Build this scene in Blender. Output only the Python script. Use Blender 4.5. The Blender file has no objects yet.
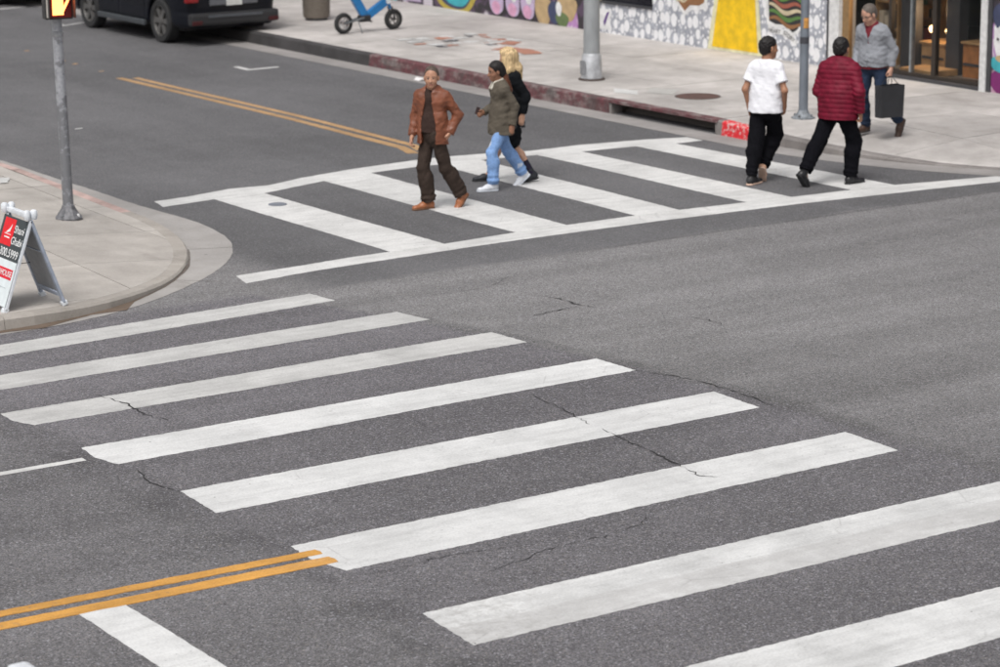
import bpy, bmesh, math, random
import numpy as np
from mathutils import Vector, Matrix
random.seed(7)
R = math.radians
S = bpy.context.scene
C = S.collection

# ------------------------------------------------------------------ camera
# world axes: +X runs along the near street, +Y along the far street, z = 0 is the asphalt
CAM_F, CAM_PITCH, CAM_ROLL, CAM_H, STREET = 2578.65, 0.231095, -0.008588, 5.4317, 0.590689
cp, sp = math.cos(CAM_PITCH), math.sin(CAM_PITCH)
ca, sa = math.cos(STREET), math.sin(STREET)
fw = Vector((sa*cp, ca*cp, -sp)); rt = Vector((ca, -sa, 0)); up = rt.cross(fw)
r2 = math.cos(CAM_ROLL)*rt + math.sin(CAM_ROLL)*up
u2 = -math.sin(CAM_ROLL)*rt + math.cos(CAM_ROLL)*up
cd = bpy.data.cameras.new('camera'); cam = bpy.data.objects.new('camera', cd); C.objects.link(cam)
M = Matrix((r2, u2, -fw)).transposed().to_4x4(); M.translation = Vector((0, 0, CAM_H)); cam.matrix_world = M
cd.sensor_width = 36; cd.lens = CAM_F*36/1000; cd.clip_start = .5; cd.clip_end = 6000
cd.dof.use_dof = True; cd.dof.focus_distance = 20.5; cd.dof.aperture_fstop = 2.7
S.camera = cam

# ------------------------------------------------------------------ light: bright overcast
SUN_EL, SUN_AZ = R(58), R(215)          # azimuth measured from +X towards +Y, where the sun stands
w = bpy.data.worlds.new('World'); S.world = w; w.use_nodes = True
nt = w.node_tree; bgn = nt.nodes['Background']
sky = nt.nodes.new('ShaderNodeTexSky'); sky.sky_type = 'NISHITA'; sky.sun_disc = False
sky.sun_elevation = SUN_EL; sky.sun_rotation = R(90) - SUN_AZ
sky.air_density = 1.0; sky.dust_density = 6.0; sky.ozone_density = 1.0
hs = nt.nodes.new('ShaderNodeHueSaturation'); hs.inputs['Saturation'].default_value = .16   # cloud cover: nearly grey
nt.links.new(sky.outputs[0], hs.inputs['Color']); nt.links.new(hs.outputs[0], bgn.inputs['Color'])
bgn.inputs['Strength'].default_value = .10
sd = bpy.data.lights.new('sun', 'SUN'); sd.energy = 1.0; sd.angle = R(24); sd.color = (1, .965, .92)
sun = bpy.data.objects.new('sun', sd); C.objects.link(sun)
sun.rotation_euler = Vector((-math.cos(SUN_EL)*math.cos(SUN_AZ), -math.cos(SUN_EL)*math.sin(SUN_AZ), -math.sin(SUN_EL))).to_track_quat('-Z', 'Y').to_euler()
sun.location = (-10, -10, 30)
S.view_settings.view_transform = 'Standard'; S.view_settings.look = 'None'
S.view_settings.exposure = 0.5; S.view_settings.gamma = 1; S.view_settings.use_curve_mapping = False

# ------------------------------------------------------------------ node helpers
class V:
    """a socket with arithmetic"""
    def __init__(s, n, o): s.n, s.o = n, o
    def _m(s, op, *a): return s.n.math(op, s, *a)
    def __add__(s, b): return s._m('ADD', b)
    def __radd__(s, b): return s._m('ADD', b)
    def __sub__(s, b): return s._m('SUBTRACT', b)
    def __rsub__(s, b): return s.n.math('SUBTRACT', b, s)
    def __mul__(s, b): return s._m('MULTIPLY', b)
    def __rmul__(s, b): return s._m('MULTIPLY', b)
    def __truediv__(s, b): return s._m('DIVIDE', b)
class NT:
    def __init__(s, name):
        s.m = bpy.data.materials.new(name); s.m.use_nodes = True; s.t = s.m.node_tree
        s.b = s.t.nodes['Principled BSDF']; s._c = None
    def new(s, t): return s.t.nodes.new('ShaderNode' + t)
    def put(s, sock, v):
        if isinstance(v, V): s.t.links.new(v.o, sock)
        elif v is not None:
            if hasattr(sock.default_value, '__len__') and not isinstance(v, (int, float)):
                v = tuple(v) + ((1,) if len(sock.default_value) == 4 and len(v) == 3 else ())
            sock.default_value = v
    def math(s, op, a, b=None, c=None):
        n = s.new('Math'); n.operation = op
        for i, v in enumerate((a, b, c)):
            if v is not None: s.put(n.inputs[i], v)
        return V(s, n.outputs[0])
    @property
    def co(s):
        if s._c is None: s._c = V(s, s.new('TexCoord').outputs['Object'])
        return s._c
    def wco(s): return V(s, s.new('NewGeometry').outputs['Position'])
    def rnd(s): return V(s, s.new('ObjectInfo').outputs['Random'])
    def sep(s, v):
        n = s.new('SeparateXYZ'); s.put(n.inputs[0], v); return [V(s, o) for o in n.outputs]
    def comb(s, x, y, z=0.):
        n = s.new('CombineXYZ')
        for i, q in enumerate((x, y, z)): s.put(n.inputs[i], q)
        return V(s, n.outputs[0])
    def mapv(s, v, scale=(1, 1, 1), loc=(0, 0, 0), rot=(0, 0, 0)):
        n = s.new('Mapping'); s.put(n.inputs['Vector'], v); n.inputs['Scale'].default_value = scale
        n.inputs['Location'].default_value = loc; n.inputs['Rotation'].default_value = rot
        return V(s, n.outputs[0])
    def noise(s, v=None, scale=5, detail=3, rough=.5, dist=0):
        n = s.new('TexNoise'); s.put(n.inputs['Vector'], v or s.co)
        n.inputs['Scale'].default_value = scale; n.inputs['Detail'].default_value = detail
        n.inputs['Roughness'].default_value = rough; n.inputs['Distortion'].default_value = dist
        return V(s, n.outputs['Fac'])
    def voro(s, v=None, scale=5, feature='F1', rand=1, out='Distance', smooth=None, flat=False):
        n = s.new('TexVoronoi'); n.voronoi_dimensions = '2D' if flat else '3D'; n.feature = feature; s.put(n.inputs['Vector'], v or s.co)
        n.inputs['Scale'].default_value = scale; n.inputs['Randomness'].default_value = rand
        if smooth is not None: n.inputs['Smoothness'].default_value = smooth
        return V(s, n.outputs[out])
    def step(s, v, a, b, lo=0., hi=1.):
        n = s.new('MapRange'); n.interpolation_type = 'SMOOTHSTEP'
        for i, q in enumerate((v, a, b, lo, hi)): s.put(n.inputs[i], q)
        return V(s, n.outputs[0])
    def band(s, v, a, b, e):   # 1 inside a..b, soft edges e
        return s.step(v, a-e, a+e) * s.step(v, b+e, b-e)
    def mix(s, f, a, b, mode='MIX'):
        n = s.new('Mix'); n.data_type = 'RGBA'; n.blend_type = mode
        s.put(n.inputs[0], f); s.put(n.inputs[6], a); s.put(n.inputs[7], b); return V(s, n.outputs[2])
    def scale(s, col, f):      # colour times value
        n = s.new('VectorMath'); n.operation = 'SCALE'; s.put(n.inputs[0], col); s.put(n.inputs['Scale'], f); return V(s, n.outputs[0])
    def bump(s, h, strength=.3, dist=.01):
        n = s.new('Bump'); s.put(n.inputs['Height'], h); n.inputs['Strength'].default_value = strength
        n.inputs['Distance'].default_value = dist; s.put(s.b.inputs['Normal'], V(s, n.outputs[0]))
    def set(s, col=None, rough=None, metal=None, spec=None, **k):
        for nm, v in (('Base Color', col), ('Roughness', rough), ('Metallic', metal), ('Specular IOR Level', spec)):
            if v is not None: s.put(s.b.inputs[nm], v)
        for a, v in k.items(): s.put(s.b.inputs[a.replace('_', ' ')], v)
        return s.m

def simple(name, col, rough=.6, metal=0., var=.12, scale=14, bump=.0, spec=None, co=None):
    """a plain coloured material with uneven tone and gloss"""
    n = NT(name); f = n.noise(scale=scale, detail=4, rough=.6)
    n.set(n.scale(col, n.step(f, .3, .7, 1-var, 1+var)), n.step(f, .2, .8, max(rough-.08, .03), min(rough+.1, 1)), metal, spec)
    if bump: n.bump(n.noise(scale=scale*5, detail=3), bump, .004)
    return n.m

# ------------------------------------------------------------------ object helpers
def tag(o, label=None, cat=None, group=None, kind=None):
    for k, v in (('label', label), ('category', cat), ('group', group), ('kind', kind)):
        if v: o[k] = v
    return o
def empty(name, loc=(0, 0, 0), rz=0, label=None, cat=None, group=None):
    o = bpy.data.objects.new(name, None); o.empty_display_size = .2; C.objects.link(o)
    o.location = loc; o.rotation_euler = (0, 0, rz); return tag(o, label, cat, group)
def link(name, me, parent=None, mat=None, smooth=False):
    o = bpy.data.objects.new(name, me); C.objects.link(o)
    if parent: o.parent = parent
    if mat:
        me.materials.clear(); me.materials.append(mat)
    if smooth: me.polygons.foreach_set('use_smooth', [True]*len(me.polygons))
    return o
class MB:
    """collects simple shapes into one mesh"""
    def __init__(s): s.bm = bmesh.new()
    def face(s, pts):
        try: return s.bm.faces.new([s.bm.verts.new(p) for p in pts])
        except ValueError: pass
    def prism(s, poly, z0, z1, bev=0):      # poly of (x, y) or (x, y, z); z1 the top offset
        P = [tuple(p) + (0,) if len(p) == 2 else tuple(p) for p in poly]; n = len(P)
        a = [s.bm.verts.new((p[0], p[1], p[2]+z0)) for p in P]; b = [s.bm.verts.new((p[0], p[1], p[2]+z1)) for p in P]
        s.bm.faces.new(a[::-1]); s.bm.faces.new(b)
        for i in range(n): s.bm.faces.new((a[i], a[(i+1) % n], b[(i+1) % n], b[i]))
        return s
    def box(s, c, d, rot=None, bev=0):      # centre, full size
        v0 = len(s.bm.verts); r = bmesh.ops.create_cube(s.bm, size=1)
        vs = r['verts']
        for v in vs: v.co = Vector((v.co.x*d[0], v.co.y*d[1], v.co.z*d[2]))
        if bev:
            es = list({e for v in vs for e in v.link_edges})
            q = bmesh.ops.bevel(s.bm, geom=es, offset=bev, segments=2, profile=.6, affect='EDGES')
            vs = list({v for f in q['faces'] for v in f.verts} | {v for v in vs if v.is_valid})
        mt = (rot.to_4x4() if rot else Matrix.Identity(4)); mt = Matrix.Translation(c) @ mt
        bmesh.ops.transform(s.bm, matrix=mt, verts=[v for v in vs if v.is_valid]); return s
    def tube(s, path, r, n=12, cap=True):   # path of points, radius or list of radii
        P = [Vector(p) for p in path]; k = len(P); rr = [r]*k if isinstance(r, (int, float)) else r; rings = []
        t0 = (P[1]-P[0]).normalized(); u = t0.orthogonal().normalized()
        for i, p in enumerate(P):
            t = (P[min(i+1, k-1)]-P[max(i-1, 0)]).normalized()
            u = (u - t*u.dot(t)).normalized(); v = t.cross(u)
            rings.append([s.bm.verts.new(p + rr[i]*(math.cos(a)*u + math.sin(a)*v)) for a in [2*math.pi*j/n for j in range(n)]])
        for a, b in zip(rings, rings[1:]):
            for j in range(n): s.bm.faces.new((a[j], a[(j+1) % n], b[(j+1) % n], b[j]))
        if cap: s.bm.faces.new(rings[0][::-1]); s.bm.faces.new(rings[-1])
        return s
    def lathe(s, prof, n=24, mt=None, cap=True):     # (r, z) pairs about z
        mt = mt or Matrix.Identity(4); rings = []
        for r_, z in prof: rings.append([s.bm.verts.new(mt @ Vector((r_*math.cos(2*math.pi*j/n), r_*math.sin(2*math.pi*j/n), z))) for j in range(n)])
        for a, b in zip(rings, rings[1:]):
            for j in range(n): s.bm.faces.new((a[j], a[(j+1) % n], b[(j+1) % n], b[j]))
        if cap: s.bm.faces.new(rings[0][::-1]); s.bm.faces.new(rings[-1])
        return s
    def build(s, name, mat, parent=None, smooth=False, bev=0):
        bmesh.ops.recalc_face_normals(s.bm, faces=s.bm.faces)
        me = bpy.data.meshes.new(name); s.bm.to_mesh(me); s.bm.free()
        o = link(name, me, parent, mat)
        if smooth: me.shade_smooth(); me.set_sharp_from_angle(angle=R(38))
        if bev:
            m = o.modifiers.new('bevel', 'BEVEL'); m.width = bev; m.segments = 2; m.limit_method = 'ANGLE'
        return o
def copy_tree(o, parent=None):
    c = o.copy(); C.objects.link(c); c.parent = parent
    for ch in o.children: copy_tree(ch, c)
    return c
def lerp(pts, x):
    if x <= pts[0][0]: return pts[0][1]
    for (a, va), (b, vb) in zip(pts, pts[1:]):
        if x <= b: return va + (vb-va)*(x-a)/(b-a)
    return pts[-1][1]
# ================================================================== GROUND
def asphalt():
    n = NT('asphalt'); co = n.wco(); x, y, z = n.sep(co)
    wob = n.noise(co, .9, 3) - .5
    big = n.noise(co, .22, 4, .6); mid = n.noise(co, 2.2, 4, .6); fine = n.noise(co, 26, 3, .65)
    # lengthwise wear from traffic on both streets
    wearx = n.noise(n.mapv(co, (.06, 1.1, 1)), 1, 4, .55)
    weary = n.noise(n.mapv(co, (.9, .05, 1)), 1, 4, .55)
    far = n.step(y + wob*.25, 21.75, 21.95) * n.step(x, 12, 13)          # newer smooth asphalt of the far street
    yy = n.math('MAXIMUM', y - 14.5, 0.); xs = x + yy*yy*.027                # the patch edge bows along the bar ends
    walk = n.band(xs + wob*.12, 7.9, 13.32, .08) * n.step(y, 22.2, 21.8)    # dirtier strip of the near crossing
    base = n.mix(far, (.168, .164, .166), (.108, .1065, .111))
    base = n.mix(walk*.85, base, (.116, .110, .121))
    left = n.step(x, 8.3, 7.7); base = n.mix(left*.8, base, (.102, .099, .103))
    near = n.step(y + x*.55 + wob, 24.5, 20.5)                           # darker tone over the near lanes
    base = n.mix(near*.55, base, (.106, .102, .108))
    tone = n.step(big, .3, .7, .85, 1.14) * n.step(mid, .25, .75, .93, 1.07) * n.step(fine, .2, .8, .90, 1.10)
    tone = tone * n.mix(far, n.scale((1, 1, 1), n.step(wearx, .28, .72, .82, 1.15)), n.scale((1, 1, 1), n.step(weary, .28, .72, .88, 1.12)))
    # joints and rolled seams
    seam1 = n.band(xs + wob*.16, 13.28, 13.50, .07) * n.band(y, 11, 20.6, .6)
    seam2 = n.band(x + wob*.3, 7.72, 8.12, .10) * n.band(y, 10, 19.2, .5)
    seam3 = n.band(y + wob*.05, 21.79, 21.86, .03) * n.step(x, 14.5, 16.5)
    patch = n.step(n.noise(co, 1.7, 3), .42, .62)
    tone = tone * (1 - seam1*n.step(patch, 0, 1, .14, .30)) * (1 - seam2*n.step(patch, 0, 1, .06, .24)) * (1 - seam3*.3)
    # aggregate: stones of mixed tone, paler tips, dark pits between them
    cell = n.voro(co, 60, out='Color'); cr, cg, cb = n.sep(cell); dst = n.voro(co, 60)
    cell2 = n.voro(co, 125, out='Color'); dr, dg, db = n.sep(cell2)
    amp = n.step(far, 0, 1, 1, .55)
    stone = n.step(cr, .42, .95) * n.step(dst, .66, .25)
    pit = n.step(cg, .55, .95) * n.step(dst, .65, .25) * (1 - stone)
    tone = tone * (1 + (dr - .5)*1.15*amp)
    col = n.scale(base, tone)
    col = n.mix(stone*amp*.66, col, n.scale(n.mix(cb, (.36, .33, .30), (.30, .30, .33)), n.step(cb, 0, 1, .65, 1.25)))
    col = n.mix(pit*amp*.7, col, (.050, .047, .051))
    big_st = n.step(n.sep(n.voro(co, 27, out='Color'))[0], .94, .99) * n.step(n.voro(co, 27), .34, .2)
    col = n.mix(big_st*.45, col, (.34, .32, .30))
    # oil drips and stains
    drip = n.step(n.voro(co, .9, rand=1), .16, .02) * n.step(n.noise(co, 5, 3), .4, .6)
    col = n.mix(drip*.35, col, (.05, .048, .05))
    n.set(col, n.step(fine, .2, .8, .72, .9), spec=.35)
    n.bump(n.math('MAXIMUM', stone, big_st)*.6 - pit*.6 + fine*.8, .5, .006)
    return n.m
def paint(name, col, dirt=.35, worn=.5, half=0.):
    n = NT(name); co = n.wco(); x, y, z = n.sep(co); r = n.rnd()
    a = n.noise(co, 1.3, 4, .6); b = n.noise(n.mapv(co, (.5, 4, 1)), 2.5, 4, .6); c = n.noise(co, 55, 3, .65); d = n.noise(co, 6, 5, .72)
    t = n.step(a, .3, .75, 1.03, 1-dirt*.40) * n.step(b, .35, .8, 1.02, 1-dirt*.35) * n.step(c, .25, .8, 1.04, .86) * n.step(d, .35, .75, 1.02, 1-dirt*.22) * n.step(r, 0, 1, .95, 1.03)
    cc = n.scale(col, t)
    smear = n.step(n.noise(n.mapv(co, (.35, 1.6, 1)), 1.1, 5, .65), .52, .76)
    cc = n.mix(smear*dirt*.42, cc, (.36, .35, .345))
    scratch = n.step(n.noise(n.mapv(co, (1.2, 26, 1), rot=(0, 0, .05)), 1.6, 4, .7), .60, .74) * n.step(n.noise(co, .8, 3), .38, .6)
    cc = n.mix(scratch*dirt*.7, cc, (.30, .29, .29))
    if half: cc = n.mix(n.band(y + (n.noise(co, 1.5, 3)-.5)*.03, 12.36, 12.73, .012)*half*n.step(d, .25, .6, .4, 1), cc, (.40, .39, .385)); cc = n.mix(n.step(x + (a-.5)*1.2, 9.4, 8.3)*n.step(n.noise(co, 13, 5, .7), .42, .66)*.5, cc, (.30, .29, .28))
    chips = n.step(n.noise(co, 24, 5, .75), .60, .68) * n.step(n.noise(co, 1.9, 3), .42, .68)
    cc = n.mix(chips*worn, cc, (.15, .143, .15))
    hair = n.step(n.voro(n.mapv(co, (1, 1.3, 1)), 1.1, 'DISTANCE_TO_EDGE'), .010, .003) * n.step(n.noise(co, 2.2, 3), .5, .62); cc = n.mix(hair*.22, cc, (.17, .16, .16))
    spots = n.step(n.voro(co, 2.6), .030, .016); cc = n.mix(spots*.8, cc, (.06, .06, .06))
    n.set(cc, n.step(c, .2, .8, .5, .75), spec=.4); n.bump(c + chips*-.5, .3, .004); return n.m
def concrete(name, col, var=.16, stain=.4, sc=(.20, .185, .17)):
    n = NT(name); co = n.wco(); r = n.rnd()
    a = n.noise(co, .55, 4, .6); b = n.noise(co, 3.2, 5, .65); c = n.noise(co, 40, 3, .6)
    t = n.step(a, .25, .75, 1-var, 1+var*.7) * n.step(b, .25, .75, 1-var*.6, 1+var*.5) * n.step(c, .2, .8, .94, 1.06) * n.step(r, 0, 1, .93, 1.06)
    cc = n.scale(n.mix(b, col, (col[0]*.97, col[1]*.985, col[2]*1.03)), t)
    st = n.step(n.noise(n.mapv(co, (1.6, .5, 1)), .8, 5, .7), .56, .78)
    cc = n.mix(st*stain, cc, sc)
    sp_ = n.step(n.noise(co, 7, 5, .75), .60, .74) * n.step(n.noise(co, .5, 3), .4, .62); cc = n.mix(sp_*stain*.8, cc, (sc[0]*.8, sc[1]*.8, sc[2]*.8))
    gum = n.step(n.voro(co, 1.5), .045, .025); cc = n.mix(gum*.5, cc, (.12, .115, .11))
    n.set(cc, n.step(b, .2, .8, .75, .95), spec=.3); n.bump(b*.5 + c*.5, .25, .006); return n.m

M_ASPH = asphalt()
M_WHITE = paint('white_road_paint', (.675, .675, .672), .42, .7); M_WHITE_O = paint('old_white_paint', (.565, .56, .55), .5, .8); M_WHITE_S = paint('scuffed_white_paint', (.645, .645, .642), .5, .7, .5)
M_WHITE2 = paint('thermoplastic_white', (.66, .655, .645), .45, .7)
M_YEL = paint('yellow_road_paint', (.66, .335, .075), .6, .8)
M_YEL2 = paint('faded_yellow_paint', (.49, .30, .14), .6, .8)
M_CONC = concrete('sidewalk_concrete', (.455, .425, .398), .24, .75)
M_CONC_L = concrete('corner_concrete', (.42, .388, .352), .2, .6)
M_GUT = concrete('gutter_concrete', (.31, .29, .275), .2, .6, (.16, .15, .14))
M_JOINT = simple('joint_dirt', (.13, .12, .105), .95)
M_DIRT = concrete('gutter_dirt', (.135, .10, .075), .35, .5)

def sheet(name, x0, x1, y0, y1, z, mat):
    m = MB(); m.face([(x0, y0, z), (x1, y0, z), (x1, y1, z), (x0, y1, z)]); return m.build(name, mat)
g = tag(sheet('ground', -3000, 3000, -3000, 3000, -.06, simple('bare_earth', (.12, .11, .09), .95, scale=.3)), kind='structure')
road = tag(sheet('road', -120, 160, -120, 200, 0, M_ASPH), kind='structure')

def jag(poly, step=.06, amp=.005, z=.004):
    """polygon whose edges wander like rolled paint"""
    out = []; n = len(poly)
    for i in range(n):
        a = Vector(poly[i]); b = Vector(poly[(i+1) % n]); L = (b-a).length; k = max(1, int(L/step)); nrm = Vector((-(b-a).y, (b-a).x)).normalized()
        ph = random.random()*9
        for j in range(k):
            t = j/k; off = (math.sin(ph + t*L*1.7)*.5 + random.uniform(-1, 1)*.7)*amp
            p = a + (b-a)*t + nrm*(off if j else off*.6); out.append((p.x, p.y, z))
    return out
def mark(name, poly, mat, amp=.005, z=.0025, step=.06):
    m = MB(); m.prism(jag(poly, step, amp, 0), .0004, z); return m.build(name, mat, road)

# the near crossing: long bars lying along +X
NEAR = [[(7.75, 21.38), (12.29, 21.70), (12.33, 21.27), (7.7, 20.98)], [(7.85, 20.39), (12.56, 20.50), (12.64, 20.04), (7.88, 19.92)],
        [(7.95, 19.19), (12.81, 19.26), (12.86, 18.74), (7.97, 18.70)], [(8.05, 17.86), (13.0, 17.87), (13.03, 17.33), (8.03, 17.28)],
        [(8.14, 16.36), (13.12, 16.36), (13.10, 15.74), (8.10, 15.73)], [(8.16, 14.75), (13.16, 14.76), (13.14, 14.13), (8.14, 14.08)],
        [(8.16, 13.07), (13.18, 13.07), (13.17, 12.38), (8.11, 12.40)], [(8.16, 11.37), (13.2, 11.35), (13.2, 10.67), (8.14, 10.65)],
        [(8.16, 9.7), (13.2, 9.7), (13.2, 9.03), (8.14, 9.0)]]
for i, q in enumerate(NEAR):
    q = [Vector(p) for p in q]
    if i in (2, 3, 5): q[3] = q[3] + Vector((.06, 0)); q.insert(4, q[3].lerp(q[0], .45) + Vector((-.05, 0)))
    mark('crosswalk_stripe', [tuple(p) for p in q], M_WHITE_O if i < 3 else M_WHITE_S if i > 5 else M_WHITE, .009, step=.035)
# the far crossing: two border lines with rungs
FTOP = [(13.35, 27.23), (13.85, 27.28), (14.48, 27.45), (14.97, 27.38), (15.57, 27.61), (16.37, 27.79), (17.56, 27.92), (18.02, 27.87), (18.5, 27.78), (19.02, 27.63), (19.84, 27.64), (20.87, 27.46), (21.38, 27.3)]
FBOT = [(13.27, 26.84), (13.99, 26.94), (14.66, 26.93), (15.68, 27.25), (16.45, 27.41), (17.27, 27.46), (18.1, 27.42), (18.92, 27.3), (19.53, 27.18), (20.37, 27.1), (20.92, 26.97), (21.38, 26.95)]
NTOP = [(12.11, 22.88), (12.88, 22.93), (13.53, 23.0), (14.03, 23.0), (14.72, 23.03), (15.7, 23.1), (16.41, 23.12), (17.37, 23.12), (17.99, 23.10), (18.92, 23.03), (19.56, 22.98), (20.45, 22.92), (21.09, 22.86), (22.56, 22.57), (23.6, 22.3)]
NBOT = [(12.02, 22.5), (12.95, 22.63), (13.32, 22.65), (14.59, 22.7), (15.26, 22.73), (17.28, 22.71), (19.37, 22.59), (22.28, 22.28), (23.4, 22.05)]
mark('crosswalk_border_line', FTOP + FBOT[::-1], M_WHITE2, .008)
mark('crosswalk_border_line', NTOP + NBOT[::-1], M_WHITE2, .008)
for q in ([(13.99, 26.99), (14.03, 22.98), (14.72, 23.0), (14.66, 26.98)], [(15.68, 27.29), (15.7, 23.07), (16.41, 23.09), (16.45, 27.44)],
          [(17.46, 27.5), (17.37, 23.09), (17.99, 23.07), (18.1, 27.46)], [(18.92, 27.34), (18.92, 23.0), (19.56, 22.95), (19.53, 27.22)],
          [(20.37, 27.14), (20.45, 22.89), (21.09, 22.83), (20.92, 27.01)]):
    mark('crosswalk_rung', q, M_WHITE2, .008, z=.0045)
# yellow centre lines, lane and stop lines
for a, b in (((14.66, 14.55), (14.585, 14.48)), ((14.455, 14.32), (14.40, 14.27))):
    s = (b[0]-a[0])/2.35
    mark('centre_line', [(-40, a[0]-s*46), (8.25, b[0]+.002), (8.262, (b[0]+b[1])/2), (8.25, b[1]-.002), (-40, a[1]-s*46)], M_YEL, .006, .0045)
mark('centre_line', [(17.96, 37.6), (17.98, 32.2), (17.9, 28.9), (17.76, 28.35), (17.62, 28.42), (17.76, 28.9), (17.86, 32.2), (17.84, 37.6)], M_YEL2, .006)
mark('centre_line', [(18.17, 37.45), (18.2, 32.2), (18.11, 28.95), (17.95, 28.5), (17.85, 28.58), (17.99, 28.98), (18.09, 32.2), (18.06, 37.45)], M_YEL2, .006)
for i in (1, 4, 5, 9):                               # what is left of the old dashes beyond
    yy = 37.9 + i*.42 + random.uniform(0, .2)
    mark('worn_centre_dash', [(17.97+.02*i, yy), (18.06+.02*i, yy), (18.07+.02*i, yy+random.uniform(.04, .12)), (17.96+.02*i, yy+.05)], M_YEL2, .015)
mark('lane_line', [(-30, 17.75), (7.93, 17.60), (7.93, 17.515), (-30, 17.64)], M_WHITE2, .004)
mark('stop_line', [(6.38, 14.315), (6.70, 14.315), (6.70, 8.2), (6.36, 8.2)], M_WHITE, .006)
for q in ([(20.02, 37.70), (20.12, 37.70), (20.10, 37.28), (20.62, 37.30), (20.62, 37.20), (20.0, 37.16)], [(20.36, 45.3), (20.45, 45.3), (20.42, 45.16), (20.95, 45.45), (20.95, 45.33), (20.36, 45.06)], [(20.4, 48.66), (21.2, 48.8), (21.2, 48.68), (20.4, 48.55)]):
    mark('parking_mark', q, M_WHITE2, .006)
for x, y in ((15.0, 33.0),):
    mark('paint_trace', [(x, y), (x+.12, y+.02), (x+.15, y+.07), (x+.05, y+.06)], M_WHITE2, .02)
# small round utility lid in the crossing
m = MB(); m.lathe([(.11, 0), (.11, .006), (.10, .009)], 20, Matrix.Translation((14.42, 26.16, .006))); m.build('valve_cover', simple('cast_lid', (.24, .26, .30), .5, .4), road)
# cracks
M_CRACK = simple('crack_dark', (.025, .023, .024), .95)  # near-black colour of the crack strips
def crack(pts, wd=.014):
    P = [Vector(p) for p in pts]; fine = []
    for a, b in zip(P, P[1:]):
        k = max(2, int((b-a).length/.045))
        for j in range(k): fine.append(a + (b-a)*(j/k) + Vector((random.uniform(-1, 1), random.uniform(-1, 1)))*.02)
    fine.append(P[-1]); n = len(fine); m = MB(); vs = []
    for i, p in enumerate(fine):
        t = (fine[min(i+1, n-1)]-fine[max(i-1, 0)]).normalized(); nn = Vector((-t.y, t.x))
        wv = wd*random.choice((.15, .5, .9, 1.3))*math.sin(math.pi*(i+.4)/(n+.2))**.5*.5
        vs.append((m.bm.verts.new((p.x+nn.x*wv, p.y+nn.y*wv, .006)), m.bm.verts.new((p.x-nn.x*wv, p.y-nn.y*wv, .006))))
    for (a, b), (c_, d) in zip(vs, vs[1:]): m.bm.faces.new((a, b, d, c_))
    m.build('road_crack', M_CRACK, road)
for c_, wd in (([(11.81, 17.17), (11.77, 16.68), (11.66, 16.11)], .016), ([(11.66, 15.95), (11.59, 15.36), (11.55, 14.94), (11.48, 14.46), (11.6, 14.3)], .022), ([(14.07, 20.27), (14.15, 20.05), (14.14, 19.78), (14.21, 19.51)], .030),
          ([(13.51, 19.59), (13.87, 19.65), (14.08, 19.65)], .026), ([(14.66, 18.65), (14.74, 18.48), (14.73, 18.19)], .022), ([(8.86, 19.3), (8.93, 18.84), (8.9, 18.47), (8.97, 18.2)], .024),
          ([(10.57, 17.07), (10.55, 16.8)], .016), ([(8.12, 17.09), (8.06, 16.71), (8.13, 16.35)], .02), ([(8.88, 13.5), (9.3, 13.6), (9.67, 13.71), (9.99, 13.68), (10.39, 13.76), (10.68, 13.99)], .014),
          ([(13.0, 17.4), (13.22, 16.8), (13.26, 16.12), (13.2, 15.6)], .022), ([(16.6, 15.4), (16.4, 14.6)], .016), ([(13.2, 20.9), (13.9, 20.9), (14.5, 21.3)], .012), ([(8.1, 13.9), (9.0, 13.95), (9.6, 13.8)], .012)):
    crack(c_, wd*.62)

# ------------------------------------------------------------------ kerbs and sidewalks
def arc(cx, cy, r, a0, a1, n): return [(cx + r*math.cos(R(a0+(a1-a0)*i/n)), cy + r*math.sin(R(a0+(a1-a0)*i/n))) for i in range(n+1)]
def offs(path, d):           # to the left of travel
    out = []; n = len(path)
    for i in range(n):
        a = Vector(path[max(i-1, 0)]); b = Vector(path[min(i+1, n-1)]); t = (b-a).normalized()
        out.append((path[i][0]-t.y*d, path[i][1]+t.x*d))
    return out
def dist_path(p, path):
    best = 1e9; P = Vector(p)
    for a, b in zip(path, path[1:]):
        a = Vector(a); b = Vector(b); t = max(0, min(1, (P-a).dot(b-a)/(b-a).length_squared)); best = min(best, (P-a-(b-a)*t).length)
    return best
def clip(poly, hull):        # convex clip (hull counter-clockwise)
    out = list(poly)
    for i in range(len(hull)):
        a = hull[i]; b = hull[(i+1) % len(hull)]; inp = out; out = []
        if not inp: break
        side = lambda p: (b[0]-a[0])*(p[1]-a[1])-(b[1]-a[1])*(p[0]-a[0])
        for j in range(len(inp)):
            p, q = inp[j], inp[(j+1) % len(inp)]; sp_, sq = side(p), side(q)
            if sp_ >= 0: out.append(p)
            if sp_*sq < 0: t = sp_/(sp_-sq); out.append((p[0]+(q[0]-p[0])*t, p[1]+(q[1]-p[1])*t))
    return out
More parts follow.
